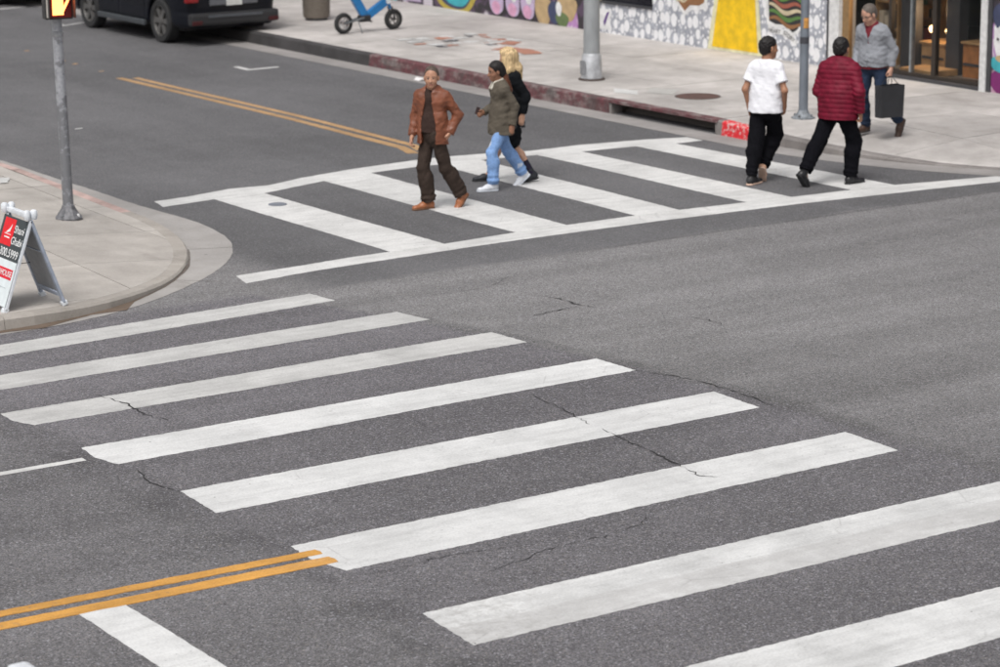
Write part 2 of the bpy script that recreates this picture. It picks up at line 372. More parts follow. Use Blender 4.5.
# far corner: path of the kerb face, travelling so that the sidewalk lies to the left
FAR = [(50., 19.8), (40., 19.8), (34., 19.8)] + arc(28.35, 26.3, 6.5, 270, 180, 22) + [(21.85, y) for y in np.arange(27.2, 75, 3.05)]
FAR = FAR[::-1]              # from far Y towards the corner: sidewalk (+X side) on the left
HFAR = [(19.8, .15), (20.6, .10), (21.8, .015), (23.5, .015), (24.75, .085), (25.6, .13), (26.45, .165), (27.2, .20)]
def hk_far(p): return lerp(HFAR, p[1]) if p[0] < 27 else .15
LEFT = [(-40., 21.98), (-20., 21.98), (-8., 21.98), (0., 21.98), (4., 21.98), (7.0, 21.98)] + [(9.2+3.55*math.cos(R(a)), 26.55+4.57*math.sin(R(a))) for a in np.linspace(270, 360, 19)] + [(12.75, y) for y in np.arange(29.6, 75, 3.05)]
def hk_left(p):
    if p[1] > 24.5: return lerp([(24.5, .03), (26.5, .05), (29, .13)], p[1])
    return lerp([(8.5, .135), (9.6, .115), (10.3, .09), (10.9, .07), (11.6, .035), (12.5, .03)], p[0])
def make_kerb(path, hk, name, mats, parent, width=.16, skip=None):
    side = 1
    inner = offs(path, width)
    for i in range(len(path)-1):
        a, b = path[i], path[i+1]; ia, ib = inner[i], inner[i+1]
        if skip and skip(a, b): continue
        L = math.dist(a, b); g_ = .006/L if L > 1 else 0
        A, B = Vector(a).lerp(Vector(b), g_), Vector(a).lerp(Vector(b), 1-g_); IA, IB = Vector(ia).lerp(Vector(ib), g_), Vector(ia).lerp(Vector(ib), 1-g_)
        ha, hb = hk(a), hk(b); m = MB(); rows = []
        for P, I, h in ((A, IA, ha), (B, IB, hb)):
            d = (I-P).normalized(); e = min(.025, h*.5)
            rows.append([m.bm.verts.new(v) for v in ((P.x, P.y, -.03), (P.x+d.x*h*.10, P.y+d.y*h*.10, h-e), (P.x+d.x*(h*.1+e), P.y+d.y*(h*.1+e), h), (I.x, I.y, h), (I.x, I.y, -.03))])
        for j in range(4): m.bm.faces.new((rows[0][j], rows[1][j], rows[1][j+1], rows[0][j+1]))
        m.bm.faces.new(rows[0]); m.bm.faces.new(rows[1][::-1])
        m.build(name, mats(a, b), parent, smooth=False)
    return inner
def paving(name, hull, hz, cell, org, mat, label=None, gap=.006, skip=None):
    xs = [p[0] for p in hull]; ys = [p[1] for p in hull]; base = MB(); cells = []
    for i in range(int((min(xs)-org[0])//cell), int((max(xs)-org[0])//cell)+1):
        for j in range(int((min(ys)-org[1])//cell), int((max(ys)-org[1])//cell)+1):
            x0, y0 = org[0]+i*cell, org[1]+j*cell
            q = clip([(x0, y0), (x0+cell, y0), (x0+cell, y0+cell), (x0, y0+cell)], hull)
            if len(q) > 2: base.face([(p[0], p[1], hz(p)-.014) for p in q])
            q = clip([(x0+gap, y0+gap), (x0+cell-gap, y0+gap), (x0+cell-gap, y0+cell-gap), (x0+gap, y0+cell-gap)], hull)
            if len(q) > 2: cells.append(q)
    o = tag(base.build(name, M_JOINT), kind='structure')
    for q in cells:
        dz = random.uniform(-.002, .002); m = MB(); m.prism([(p[0], p[1], hz(p)+dz) for p in q], -.06, 0); m.build('paving_slab', mat, o)
    return o
innerF = offs(FAR, .16); innerL = offs(LEFT, .16)
WALLX = 26.72
def hz_far(p):
    e = dist_path(p, FAR); k = min(1, max(0, (e-.16)/1.6)); q = min(FAR, key=lambda f: (f[0]-p[0])**2+(f[1]-p[1])**2)
    # height of the nearest kerb point, easing up to full height
    best = None
    for a, b in zip(FAR, FAR[1:]):
        a_ = Vector(a); b_ = Vector(b); t = max(0, min(1, (Vector(p)-a_).dot(b_-a_)/(b_-a_).length_squared)); d = (Vector(p)-a_-(b_-a_)*t).length
        if best is None or d < best[0]: best = (d, hk_far(a)*(1-t)+hk_far(b)*t)
    return best[1]+(.20-best[1])*k*k*(3-2*k)
def hz_left(p):
    best = None
    for a, b in zip(LEFT, LEFT[1:]):
        a_ = Vector(a); b_ = Vector(b); t = max(0, min(1, (Vector(p)-a_).dot(b_-a_)/(b_-a_).length_squared)); d = (Vector(p)-a_-(b_-a_)*t).length
        if best is None or d < best[0]: best = (d, hk_left(a)*(1-t)+hk_left(b)*t)
    k = min(1, max(0, (best[0]-.16)/1.5)); return best[1]+(.15-best[1])*k*k*(3-2*k)
def ccw(poly):
    a = sum(p[0]*q[1]-q[0]*p[1] for p, q in zip(poly, poly[1:]+poly[:1])); return poly if a > 0 else poly[::-1]
hullF = ccw([p for p in innerF if p[1] < 58] + [(WALLX+.3, 19.96), (WALLX+.3, 58)]) if False else ccw([p for p in innerF if p[0] < WALLX and p[1] < 58] + [(WALLX, 20.3), (WALLX, 58)])
hullL = ccw([p for p in innerL if p[0] > -2 and p[1] < 46] + [(12.59, 46), (-2, 46)])
sideF = paving('sidewalk_far', hullF, hz_far, 1.52, (22.02, 27.3), M_CONC)
sideL = paving('sidewalk_corner', hullL, hz_left, 1.52, (10.82, 23.9), M_CONC_L)
# kerb paint: worn red over concrete
def red_kerb():
    n = NT('red_kerb_paint'); co = n.wco(); x, y, z = n.sep(co)
    f = n.noise(n.mapv(co, (1, .8, 2)), 3.5, 5, .7); g_ = n.noise(co, 18, 3)
    c1 = n.scale((.115, .040, .046), n.step(g_, .2, .8, .7, 1.3)); c2 = n.scale((.26, .235, .225), n.step(g_, .2, .8, .75, 1.2))
    wear = n.step(f, .42, .66)
    col = n.mix(wear*.75, c1, c2); col = n.mix(n.step(n.noise(co, 2.3, 5, .7), .46, .66)*.7, col, (.06, .052, .05))
    n.set(col, .8); n.bump(g_, .3, .006); return n.m
def bright_patch():
    n = NT('fresh_red_patch'); co = n.wco(); f = n.noise(n.mapv(co, (1, 1, 1)), 14, 4, .7)
    n.set(n.mix(n.step(f, .50, .62), (.62, .02, .03), (.55, .42, .40)), .7); return n.m
M_RED = red_kerb(); M_KERB = concrete('kerb_concrete', (.21, .192, .18), .3, .95, (.05, .046, .045)); M_KERB_D = concrete('shaded_grimy_kerb', (.055, .052, .052), .35, .5)  # last one: grime plus the parked car's shadow painted in; bin lid shares it
M_KERB_L = concrete('corner_kerb', (.35, .32, .285), .18, .7, (.13, .11, .09)); M_KERB_LR = simple('faded_red_kerb', (.40, .29, .265), .85, scale=3, var=.3)
kf = tag(sheet('kerb_far_footing', 21.9, 22.0, 27, 60, -.02, M_KERB), kind='structure'); kf.name = 'kerb_far'
DR0, DR1 = 27.25, 29.75                             # the kerb inlet of the storm drain
FARk = []                                           # add breaks at the inlet and the paint
for p in FAR:
    FARk.append(p)
ys = sorted({round(p[1], 3) for p in FAR if p[0] == 21.85} - {27.2} | {DR0, DR1, 36.4, 27.2-.05, 26.5})
FARk = [(21.85, y) for y in ys[::-1] if y > 26.4] + [p for p in FAR if p[1] < 26.4]
def far_mat(a, b):
    y = (a[1]+b[1])/2
    return M_KERB_D if y > 36.4 else M_RED if y > DR1-.1 else bright if 26.45 < y < 27.2 else M_KERB
bright = bright_patch()
make_kerb(FARk, hk_far, 'kerb_stone', far_mat, kf, skip=lambda a, b: DR0-.01 < (a[1]+b[1])/2 < DR1)
# storm drain inlet: lip, side cheeks, dark chamber under the slabs
m = MB(); m.box((21.945, (DR0+DR1)/2, .178), (.19, DR1-DR0-.01, .045), bev=.008); m.build('inlet_lip', M_RED, kf)
for y in (DR0+.03, DR1-.03): m = MB(); m.box((21.97, y, .075), (.2, .055, .16), bev=.006); m.build('inlet_cheek', M_KERB, kf)
m = MB(); m.face([(22.12, DR0, -.05), (22.12, DR1, -.05), (22.30, DR1, .16), (22.30, DR0, .16)])
m.face([(22.06, DR0, .135), (22.9, DR0, .135), (22.9, DR1, .135), (22.06, DR1, .135)])
for y in (DR0, DR1): m.face([(22.05, y, -.05), (22.9, y, -.05), (22.9, y, .16), (22.05, y, .16)])
m.build('inlet_chamber', simple('wet_concrete', (.17, .15, .138), .8), kf)
kl = tag(sheet('kerb_corner', 12.65, 12.67, 29, 60, -.02, M_KERB_L), kind='structure')
make_kerb(LEFT, hk_left, 'kerb_stone', lambda a, b: M_KERB_LR if (a[1]+b[1])/2 > 26.4 else M_KERB_L, kl)
# gutters
def strip(name, pa, pb, mat, z, parent=None):
    m = MB()
    for i in range(len(pa)-1): m.face([(*pa[i], z), (*pa[i+1], z), (*pb[i+1], z), (*pb[i], z)])
    bmesh.ops.remove_doubles(m.bm, verts=m.bm.verts, dist=.0005)
    return m.build(name, mat, parent)
gF = [(p[0]+random.uniform(-.008, .008), p[1]) for p in FAR]
go = tag(strip('gutter_far', FAR, offs(gF, -.44), M_GUT, .0035), kind='structure')
def densify(path, step=.10):
    out = []
    for a, b in zip(path, path[1:]):
        k = max(1, int(math.dist(a, b)/step)) if -2 < a[0] and a[1] < 46 else 1
        out += [(a[0]+(b[0]-a[0])*i/k, a[1]+(b[1]-a[1])*i/k) for i in range(k)]
    return out+[path[-1]]
LD = densify(LEFT); outL = []
for i, p in enumerate(LD):
    ang = math.degrees(math.atan2((p[1]-26.55)/4.57, (p[0]-9.2)/3.55)) % 360
    d = .15 if p[0] < 9.1 else lerp([(270, .15), (300, .17), (314, .30), (330, .50), (345, .52), (359, .34)], ang if ang > 200 else 359)
    outL.append(d+.010*math.sin(i*.31)+random.uniform(-.007, .007))
outL = [sum(outL[max(0, i-5):i+6])/len(outL[max(0, i-5):i+6])+random.uniform(-.006, .006) for i in range(len(outL))]
t_ = offs(LD, -1.0); outer = [(a[0]+(b[0]-a[0])*d, a[1]+(b[1]-a[1])*d) for a, b, d in zip(LD, t_, outL)]
gl = tag(strip('gutter_corner', LD, outer, concrete('apron_concrete', (.36, .34, .32), .16, .6, (.17, .155, .14)), .0035), kind='structure')
ap = [p for p in LD if 10.9 < p[0] and p[1] < 24.4]; k_ = len(ap); a1 = offs(ap, -.004); wd_ = [.012+.024*math.sin(math.pi*i/k_)*(.6+.4*math.sin(i*.7)) for i in range(k_)]
far_ = offs(ap, -1.0); a2 = [(a[0]+(b[0]-a[0])*q, a[1]+(b[1]-a[1])*q) for a, b, q in zip(ap, far_, wd_)]
strip('gutter_grime_shade', a1, a2, simple('gutter_grime_shade', (.12, .10, .088), .95, var=.3), .0062, gl)  # brownish strip: crack dirt and the kerb-foot shadow line painted together
for q in (6, 26):                              # saw joints across the apron
    a = ap[min(q, k_-1)]; b = offs(ap, -.5)[min(q, k_-1)]; strip('apron_joint', [a, b], [(a[0]+.007, a[1]+.006), (b[0]+.007, b[1]+.006)], M_JOINT, .0068, gl)
# silt lying along the corner kerb
sl = [p for p in LEFT if -3 < p[0] and p[1] < 23.9]; ow = offs(sl, -1.0)
mud = strip('gutter_silt', sl, [(a[0]+(b[0]-a[0])*q, a[1]+(b[1]-a[1])*q) for a, b, q in zip(sl, ow, [(.20 if a[0] < 9 else .15 if a[0] < 10.7 else .03)*random.uniform(.3, 1.3) for a in sl])], M_DIRT, .006, gl)
# ================================================================== BUILDING WITH THE MURAL
WX = WALLX
def bubbles(name, bg, fg, sc, thr):
    n = NT(name); co = n.co; f = n.noise(co, 9, 3); a = n.noise(co, .8, 3)
    _, y_, z_ = n.sep(co); dist = n.comb(y_ + (f-.5)*.06, z_*.72)
    cr_ = n.sep(n.voro(dist, sc, 'F1', .62, out='Color', flat=True))[0]; v = n.voro(dist, sc, 'F1', .62, flat=True) + (1-cr_)*.14; v2 = n.voro(dist, sc*2.3, 'F1', .8, flat=True)
    m_ = n.math('MAXIMUM', n.step(v, thr+.02, thr-.03), n.step(v2, .27, .22)*n.step(v, thr+.06, thr+.12))
    tint = n.step(n.noise(co, 1.1, 2), .52, .66) * n.step(n.sep(co)[1], 33.9, 34.6)
    fgc = n.mix(tint*.7, fg, (.72, .66, .46))
    bgc = n.scale(bg, n.step(n.noise(co, 6, 4, .7), .3, .7, .8, 1.2)); bgc = n.mix(tint*.5, bgc, (.56, .53, .47))
    n.set(n.scale(n.mix(m_, bgc, fgc), n.step(f, .2, .8, .94, 1.05)), .7); n.bump(n.noise(co, 30, 3), .2, .004); return n.m
def graffiti():
    n = NT('graffiti_paint'); co = n.co; x, y, z = n.sep(co)
    d = n.mapv(co, (1, 1.25, .7)); v = n.voro(d, 1.9, 'F1', .8); c = n.voro(d, 1.9, 'F1', .8, out='Color'); r, g_, b = n.sep(c)
    q = n.noise(co, 3, 3, .6, 1.5)
    fill = n.mix(n.step(r, .3, .35), (.42, .22, .46), (.55, .30, .42)); fill = n.mix(n.step(g_, .55, .6), fill, (.55, .5, .56)); fill = n.mix(n.step(b, .72, .76), fill, (.08, .36, .42))
    fill = n.mix(n.step(q, .55, .62), fill, n.mix(g_, (.62, .56, .6), (.34, .16, .36)))
    edge = n.step(v, .36, .44)
    n.set(n.mix(edge, fill, n.mix(n.step(q, .5, .56), (.035, .03, .035), (.09, .06, .10))), .7); return n.m
M_BUB = bubbles('bubble_mural', (.33, .345, .39), (.76, .76, .78), 5.2, .43)
M_GRAF = graffiti()
M_TRIM = simple('white_trim', (.62, .62, .62), .6); M_DARKT = simple('dark_trim', (.05, .05, .055), .5); M_BRONZE = simple('bronze_frame', (.045, .036, .03), .4, .3)
bld = empty('shop_building', (WX, 34, 0), 0, 'single-storey shop building with bubble mural, yellow panel and glass shopfront', 'building')
def loc(x, y, z): return (x-WX, y-34, z)
def bpart(name, x0, x1, y0, y1, z0, z1, mat, parent=None, bev=0):
    m = MB(); m.box(loc((x0+x1)/2, (y0+y1)/2, (z0+z1)/2), (x1-x0, y1-y0, z1-z0)); return m.build(name, mat, parent or bld, bev=bev)
ZB = .12
# the wall in bays; the window bay is open above its sill
wob = bpart('bubble_wall', WX, WX+.3, 32.26, 35.09, ZB, 5.2, M_BUB)
bpart('bubble_wall', WX, WX+.3, 35.09, 36.75, ZB, .715, M_BUB); bpart('bubble_wall', WX, WX+.3, 35.09, 36.75, 2.4, 5.2, M_BUB)
bpart('bubble_wall', WX, WX+.3, 30.58, 32.26, ZB, 5.2, M_BUB)
bpart('graffiti_wall', WX, WX+.3, 36.95, 62, ZB, 5.2, M_GRAF); bpart('corner_strip', WX-.012, WX+.3, 36.75, 36.95, ZB, 5.2, simple('cream_edge', (.42, .36, .24), .7))
bpart('graffiti_wall', WX, WX+.3, 20.2, 26.98, ZB, 5.2, M_GRAF)
win = bpart('window', WX+.12, WX+.16, 35.12, 36.72, .745, 2.38, simple('dark_pane', (.012, .012, .018), .12)); bpart('window_sill', WX-.03, WX+.2, 35.09, 36.75, .716, .742, M_DARKT, win)
bpart('dark_pilaster', WX-.03, WX+.3, 30.5, 30.58, ZB, 5.2, M_DARKT); bpart('white_pilaster', WX-.06, WX+.3, 30.27, 30.5, ZB, 5.2, M_TRIM, bev=.01)
bpart('white_post', WX-.06, WX+.3, 27.06, 27.18, ZB, 5.2, M_TRIM, bev=.01); bpart('dark_post', WX-.03, WX+.3, 26.98, 27.06, ZB, 5.2, M_DARKT)
bpart('fascia', WX-.08, WX+.35, 27.0, 30.6, 3.0, 5.19, M_TRIM); bpart('parapet', WX-.1, WX+.45, 20.1, 62.1, 5.2, 5.4, M_DARKT)
bpart('roof', WX+.3, WX+14, 20.2, 62, 5.0, 5.15, M_JOINT); bpart('rear_wall', WX+13.7, WX+14, 20.2, 62, 0, 5.0, M_TRIM)
for y in (20.2, 61.7): bpart('side_wall', WX+.3, WX+13.7, y, y+.3, 0, 5.0, M_TRIM)
# painted shapes on the wall, each a thin coat
def coat(name, pts, mat, z=.004, parent=None):   # pts (y, z) on the wall
    m = MB(); a = [m.bm.verts.new((-z, y-34, q)) for y, q in pts]; f = m.bm.faces.new(a); bmesh.ops.recalc_face_normals(m.bm, faces=[f])
    me = bpy.data.meshes.new(name); m.bm.to_mesh(me); m.bm.free(); return link(name, me, parent or bld, mat)
def flat(name, col, r=.65): return simple(name, col, r, var=.15, scale=6)
M_YP = flat('yellow_panel_paint', (.78, .50, .008)); M_YH = flat('pale_yellow_halo', (.70, .66, .42)); M_WP = flat('white_wall_paint', (.70, .70, .70)); M_KP = flat('black_wall_paint', (.03, .028, .03))
coat('yellow_halo', [(33.58, .205), (32.16, .205), (32.30, 1.3), (32.42, 2.4), (33.12, 2.4), (33.36, 1.3)], M_YH); coat('yellow_panel', [(33.46, .25), (32.27, .25), (32.38, 1.3), (32.5, 2.3), (33.05, 2.3), (33.26, 1.3)], M_YP, .008)
M_G = flat('green_wall_paint', (.09, .19, .05)); M_B = flat('brown_wall_paint', (.24, .115, .05)); M_RB = flat('russet_wall_paint', (.30, .09, .06)); M_CR = flat('cream_wall_paint', (.55, .47, .32))
def ribbon(y0, z0, y1, z1, am, wd, mat, off, ph=0):
    N = 26; up_, dn = [], []
    for i in range(N+1):
        t = i/N; y = y0+(y1-y0)*t; z = z0+(z1-z0)*t + am*math.sin(ph+t*7.5); e = wd*(.55+.45*math.sin(t*math.pi))
        up_.append((y, z+e)); dn.append((y, z-e))
    coat('mural_ribbon', up_+dn[::-1], mat, off)
coat('mural_outline', [(32.06, .74), (31.86, .70), (31.62, .72), (31.42, .60), (31.28, .66), (31.12, .86), (31.1, 1.7), (32.02, 1.75), (32.1, 1.2)], M_WP)
coat('mural_ground', [(32.0, .80), (31.84, .76), (31.6, .77), (31.42, .66), (31.3, .72), (31.18, .9), (31.17, 1.6), (31.96, 1.65), (32.03, 1.2)], M_KP, .007)
for i in range(9):
    ribbon(32.0, .84+i*.10, 31.2, .76+i*.10, .045, .036, (M_B, M_G, M_CR, M_RB, M_G, M_B, M_CR, M_G, M_RB)[i], .010 + .001*i, i*.5)
coat('mural_outline', [(34.62, 1.1), (34.42, .86), (34.2, .69), (34.02, .80), (33.8, .82), (33.62, .86), (33.56, 1.2), (34.0, 1.7), (34.5, 1.6)], M_WP)
coat('mural_ground', [(34.54, 1.1), (34.38, .92), (34.2, .77), (34.06, .88), (33.82, .89), (33.68, .95), (33.64, 1.2), (34.0, 1.6), (34.45, 1.5)], M_B, .007)
for i, (mm, y0, y1) in enumerate(((M_CR, 34.42, 34.1), (M_KP, 34.34, 34.05), (M_G, 34.02, 33.7), (M_KP, 33.98, 33.72), (M_RB, 33.95, 33.7))): ribbon(y0, .92+.05*i, y1, .98+.05*i, .02, .03, mm, .010+.001*i, i)
coat('mural_banner', [(32.02, .66), (31.86, .60), (31.7, .605), (31.5, .56), (31.33, .44), (31.30, .52), (31.46, .645), (31.68, .70), (31.88, .69), (32.03, .75)], M_WP, .006)
def word(name, txt, size, mat, parent, mtx, ext=.001, align='CENTER'):
    cu = bpy.data.curves.new(name, 'FONT'); cu.body = txt; cu.size = size; cu.align_x = align; cu.align_y = 'CENTER'; cu.extrude = ext
    t = bpy.data.objects.new(name+'_tmp', cu); C.objects.link(t); dg = bpy.context.evaluated_depsgraph_get(); dg.update()
    me = bpy.data.meshes.new_from_object(t.evaluated_get(dg)); bpy.data.objects.remove(t); o = link(name, me, parent, mat); o.matrix_local = mtx; return o
def wall_mtx(y, z, tilt, off): return Matrix(((0, 0, -1, -off), (-1, 0, 0, y-34), (0, 1, 0, z), (0, 0, 0, 1))) @ Matrix.Rotation(tilt, 4, 'Z')
word('banner_lettering', 'HEART', .095, M_KP, bld, wall_mtx(31.86, .645, R(-3), .009)); word('banner_lettering', 'STORY', .095, M_KP, bld, wall_mtx(31.50, .590, R(-24), .009))
coat('poster', [(36.66, .26), (36.30, .26), (36.30, .62), (36.66, .62)], M_WP); coat('poster_figure', [(36.48, .32), (36.44, .36), (36.33, .58), (36.40, .56), (36.50, .40)], flat('violet_ink', (.12, .06, .22)), .008)
# graffiti shapes at the left: rounded cartoon blobs in lilac, pink and turquoise
def blob(y, z, ry, rz, mat, off, name='graffiti_shape', ph=0.):
    coat(name, [(y+ry*math.cos(a)*(1+.08*math.sin(3*a+ph)), z+rz*math.sin(a)*(1+.08*math.sin(2*a+ph))) for a in [2*math.pi*i/22 for i in range(22)]], mat, off)
M_LI = flat('lilac_paint', (.50, .40, .56)); M_PK = flat('pink_paint', (.62, .33, .48)); M_TQ = flat('turquoise_paint', (.05, .36, .42)); M_OL = flat('gold_paint', (.42, .33, .06)); M_NV = flat('navy_paint', (.05, .06, .12)); M_TAN = flat('tan_paint', (.46, .33, .18)); M_GRN = flat('moss_paint', (.12, .17, .07))
for y in (39.85, 39.32, 38.83): blob(y, .50, .30, .34, M_KP, .003); blob(y, .50, .23, .29, M_LI, .006, ph=y); blob(y+.02, .36, .14, .12, M_PK, .009); blob(y-.03, .60, .10, .10, M_WP, .012)
blob(41.3, .55, .8, .42, M_OL, .003); blob(41.3, .58, .66, .36, M_NV, .006); blob(41.25, .6, .58, .33, M_TQ, .009)
coat('graffiti_shape', [(43.9, .24), (42.5, .24), (42.4, 1.2), (43.9, 1.2)], M_LI, .004)
blob(38.35, .45, .26, .3, M_TAN, .004); blob(38.0, .42, .2, .2, M_NV, .007); blob(37.75, .32, .2, .13, M_GRN, .010); blob(37.6, .55, .3, .25, M_TAN, .004); blob(37.85, .5, .09, .13, M_WP, .013)
# graffiti on the wall past the white post
blob(26.75, 1.05, .2, .28, M_WP, .004); blob(26.8, 1.3, .18, .2, M_NV, .006); blob(26.72, .9, .22, .3, M_WP, .007); blob(26.8, .62, .2, .12, M_TQ, .010); blob(26.78, .70, .12, .05, M_TAN, .013); blob(26.75, .36, .26, .18, flat('plum_paint', (.18, .02, .13)), .006)
for i in range(4): blob(26.86-.08*i, .98+.05*(i % 2), .025, .02, M_KP, .016, 'graffiti_letter')
# ------------------------------------------------------------------ the glass shopfront
def glass():
    n = NT('shop_glass'); n.set((.02, .022, .022), .02, 0., .5, Alpha=.16); n.b.inputs['IOR'].default_value = 1.5; return n.m
M_GLASS = glass()
bpart('threshold', WX-.05, WX+.5, 27.18, 30.27, ZB, .25, M_DARKT, bev=.006)
bpart('shop_floor', WX+.3, WX+6, 26.9, 33.0, ZB, .235, simple('shop_floor_tile', (.22, .19, .16), .35))
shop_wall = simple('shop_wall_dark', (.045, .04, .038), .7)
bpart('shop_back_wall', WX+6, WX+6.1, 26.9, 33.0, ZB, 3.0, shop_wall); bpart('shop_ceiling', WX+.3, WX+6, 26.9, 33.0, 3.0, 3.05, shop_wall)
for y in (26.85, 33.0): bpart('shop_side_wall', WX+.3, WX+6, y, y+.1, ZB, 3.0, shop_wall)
fr = bpart('door_rail', WX+.02, WX+.09, 27.18, 30.27, .25, .31, M_BRONZE)
for y, wd, mm in ((30.19, .15, simple('gilt_jamb', (.30, .19, .09), .45, .4)), (29.18, .06, M_BRONZE), (28.72, .035, simple('alu_edge', (.35, .38, .40), .35, .7)), (28.22, .085, M_BRONZE), (27.2, .04, M_BRONZE)): bpart('mullion', WX+.015, WX+.095, y-wd/2, y+wd/2, .31, 2.9, mm)
for a, b in ((29.21, 30.11), (28.74, 29.15), (28.265, 28.70), (27.22, 28.175)): bpart('glass_pane', WX+.045, WX+.055, a, b, .31, 2.9, M_GLASS)
bpart('door_header', WX+.02, WX+.09, 27.18, 30.27, 2.9, 3.0, M_BRONZE)
# inside: timber counter, shelves and goods
wood = simple('orange_wood', (.42, .17, .055), .45, scale=5, var=.25); wood2 = simple('tan_wood', (.40, .24, .11), .5, scale=5, var=.2); darkw = simple('dark_shop_panel', (.05, .05, .055), .5)
def counter(x, y, wd_, ht, body, top, label):
    e = empty('shop_counter', (x, y, .235), 0, label, 'counter'); m = MB(); m.box((0, 0, ht/2), (.5, wd_, ht), bev=.01); m.build('cabinet', body, e)
    m = MB(); m.box((0, 0, ht+.02), (.56, wd_+.06, .04), bev=.01); m.build('countertop', wood2, e); m = MB(); m.box((-.256, 0, .2), (.012, wd_*.9, .04)); m.build('trim_strip', darkw, e)
counter(27.62, 28.02, .46, .50, wood, wood2, 'orange wood counter behind the shop glass next to the white post')
counter(27.75, 29.03, .52, .40, wood2, wood2, 'tan wood counter behind the shop glass between two dark columns')
def shelf_unit(x, y, wdt, label, mat, seed):
    rr = random.Random(seed); u = empty('display_shelf', (x, y, .235), 0, label, 'shelf', None)
    for s_ in (-1, 1): m = MB(); m.box((0, s_*wdt/2, .95), (.4, .03, 1.9)); m.build('side_panel', mat, u)
    m = MB(); m.box((.19, 0, .95), (.02, wdt-.03, 1.9)); m.build('back_panel', mat, u)
    for k in range(5): m = MB(); m.box((-.01, 0, .12+.42*k), (.36, wdt-.036, .03)); m.build('shelf', mat, u)
    return u
shelf_unit(27.75, 30.15, .5, 'narrow tan shelf of goods beside the dark glass door', wood2, 1); shelf_unit(29.2, 30.9, .9, 'wide tan shelf of goods behind the shop glass', wood2, 2)
rr = random.Random(5); cols = [(nm, simple('goods_%s' % nm, c_, .5)) for nm, c_ in (('red', (.35, .05, .04)), ('cream', (.6, .52, .4)), ('green', (.1, .2, .12)), ('black', (.03, .03, .03)), ('ochre', (.5, .28, .08)), ('white', (.65, .65, .63)))]
for (sx, sy, wd_, lab) in ((27.75, 30.15, .44, 'narrow tan'), (29.2, 30.9, .84, 'wide tan')):
    for k in range(4):
        y = sy-wd_/2+.05
        while y < sy+wd_/2-.05:
            b = rr.uniform(.05, .12); h = rr.uniform(.1, .3); m = MB(); m.box((0, 0, h/2), (.14, b*.9, h), bev=.006); nm, mm = rr.choice(cols); o = m.build('goods_box', mm); o.location = (sx-.08, y+b/2, .235+.136+.42*k)
            tag(o, '%s %s box on the %s board of the %s shelf in the shop' % ('tall' if h > .2 else 'low', nm, ('lowest', 'second', 'third', 'fourth')[k], lab), 'box', 'goods on shelves in the shop'); y += b+.01
for y, nm in ((29.52, 0), (28.52, 1)):
    m = MB(); m.box((0, 0, 1.3), (.2, .28, 2.6), bev=.01); o = m.build('shop_column', darkw); o.location = (27.5, y, .235); tag(o, 'dark square column inside the shop, %s' % ('next to the narrow shelf' if nm == 0 else 'next to the orange counter'), 'column')
m = MB(); m.box((0, 0, .05), (.5, .75, .1), bev=.01); o = m.build('display_plinth', wood2); o.location = (27.15, 28.75, .235); tag(o, 'low tan display plinth on the shop floor', 'plinth')
# warm lamps of the shop, seen as two glowing globes
n = NT('lamp_globe'); n.set((1, .8, .5), .4, Emission_Color=(1, .62, .28), Emission_Strength=6.); M_GLOBE = n.m
for i, y in enumerate((29.16, 28.80)):
    e = empty('shop_lamp', (27.6, y, 0), 0, 'small glowing lamp hanging in the shop %s' % ('over the tan counter' if i == 0 else 'close to the column by the orange counter'), 'lamp', 'lamps in the shop'); m = MB(); m.lathe([(.0, -.06), (.04, -.045), (.06, 0), (.04, .045), (.0, .06)], 14, Matrix.Translation((0, 0, .86))); m.build('globe', M_GLOBE, e, True); m = MB(); m.tube([(0, 0, .91), (0, 0, 2.98)], .006, 6); m.build('cord', darkw, e)
    ld = bpy.data.lights.new('shop_lamp_light', 'POINT'); ld.energy = 9; ld.color = (1, .66, .36); ld.shadow_soft_size = .08; lo = bpy.data.objects.new('lamp_light', ld); C.objects.link(lo); lo.parent = e; lo.location = (-.15, 0, 1.15)

# ================================================================== STREET FURNITURE
M_GALV = simple('galvanised_steel', (.33, .34, .36), .45, .6, var=.25, scale=9); M_GALV_D = simple('weathered_steel', (.17, .18, .19), .5, .5, var=.25, scale=7)
n = NT('peeling_pole_paint'); f = n.noise(scale=9, detail=5, rough=.7); h = n.sep(n.co)[2]
n.set(n.mix(n.step(f + n.band(h, .1, 1.35, .2)*.16, .50, .66), n.scale((.36, .37, .40), n.step(n.noise(scale=30), .2, .8, .85, 1.1)), (.19, .195, .21)), .5, .3); M_POLE = n.m
# pedestrian signal on its post
ps = empty('pedestrian_signal', (11.86, 26.36, hz_left((11.86, 26.36))-.004), 0, 'pedestrian signal post with lit red hand on the corner sidewalk', 'traffic signal')
LEANX, LEANY = -.012, .010
m = MB(); m.tube([(0, 0, .12), (LEANX*2.2, LEANY*2.2, 2.3), (LEANX*3, LEANY*3, 3.2)], [.060, .057, .055], 20); m.build('post', M_POLE, ps, True)
m = MB(); m.lathe([(.16, 0), (.16, .02), (.13, .05), (.085, .12), (.075, .15), (.062, .16)], 8, cap=True); m.build('base_casting', simple('base_iron', (.15, .15, .16), .55, .3, var=.4), ps)
for a in range(4): m = MB(); m.lathe([(.018, 0), (.018, .03), (.01, .045)], 6, Matrix.Translation((.125*math.cos(a*1.57+.6), .125*math.sin(a*1.57+.6), .02))); m.build('anchor_bolt', simple('white_daub', (.6, .6, .6), .6) if a == 3 else M_GALV_D, ps)
m = MB(); m.lathe([(.062, 0), (.068, .01), (.068, .05), (.058, .06)], 16, Matrix.Translation((LEANX*2.05, LEANY*2.05, 2.05))); m.build('collar', M_GALV, ps)
hd = Vector((-.557, -.831, 0)); ang = math.atan2(hd.y, hd.x) + R(24)
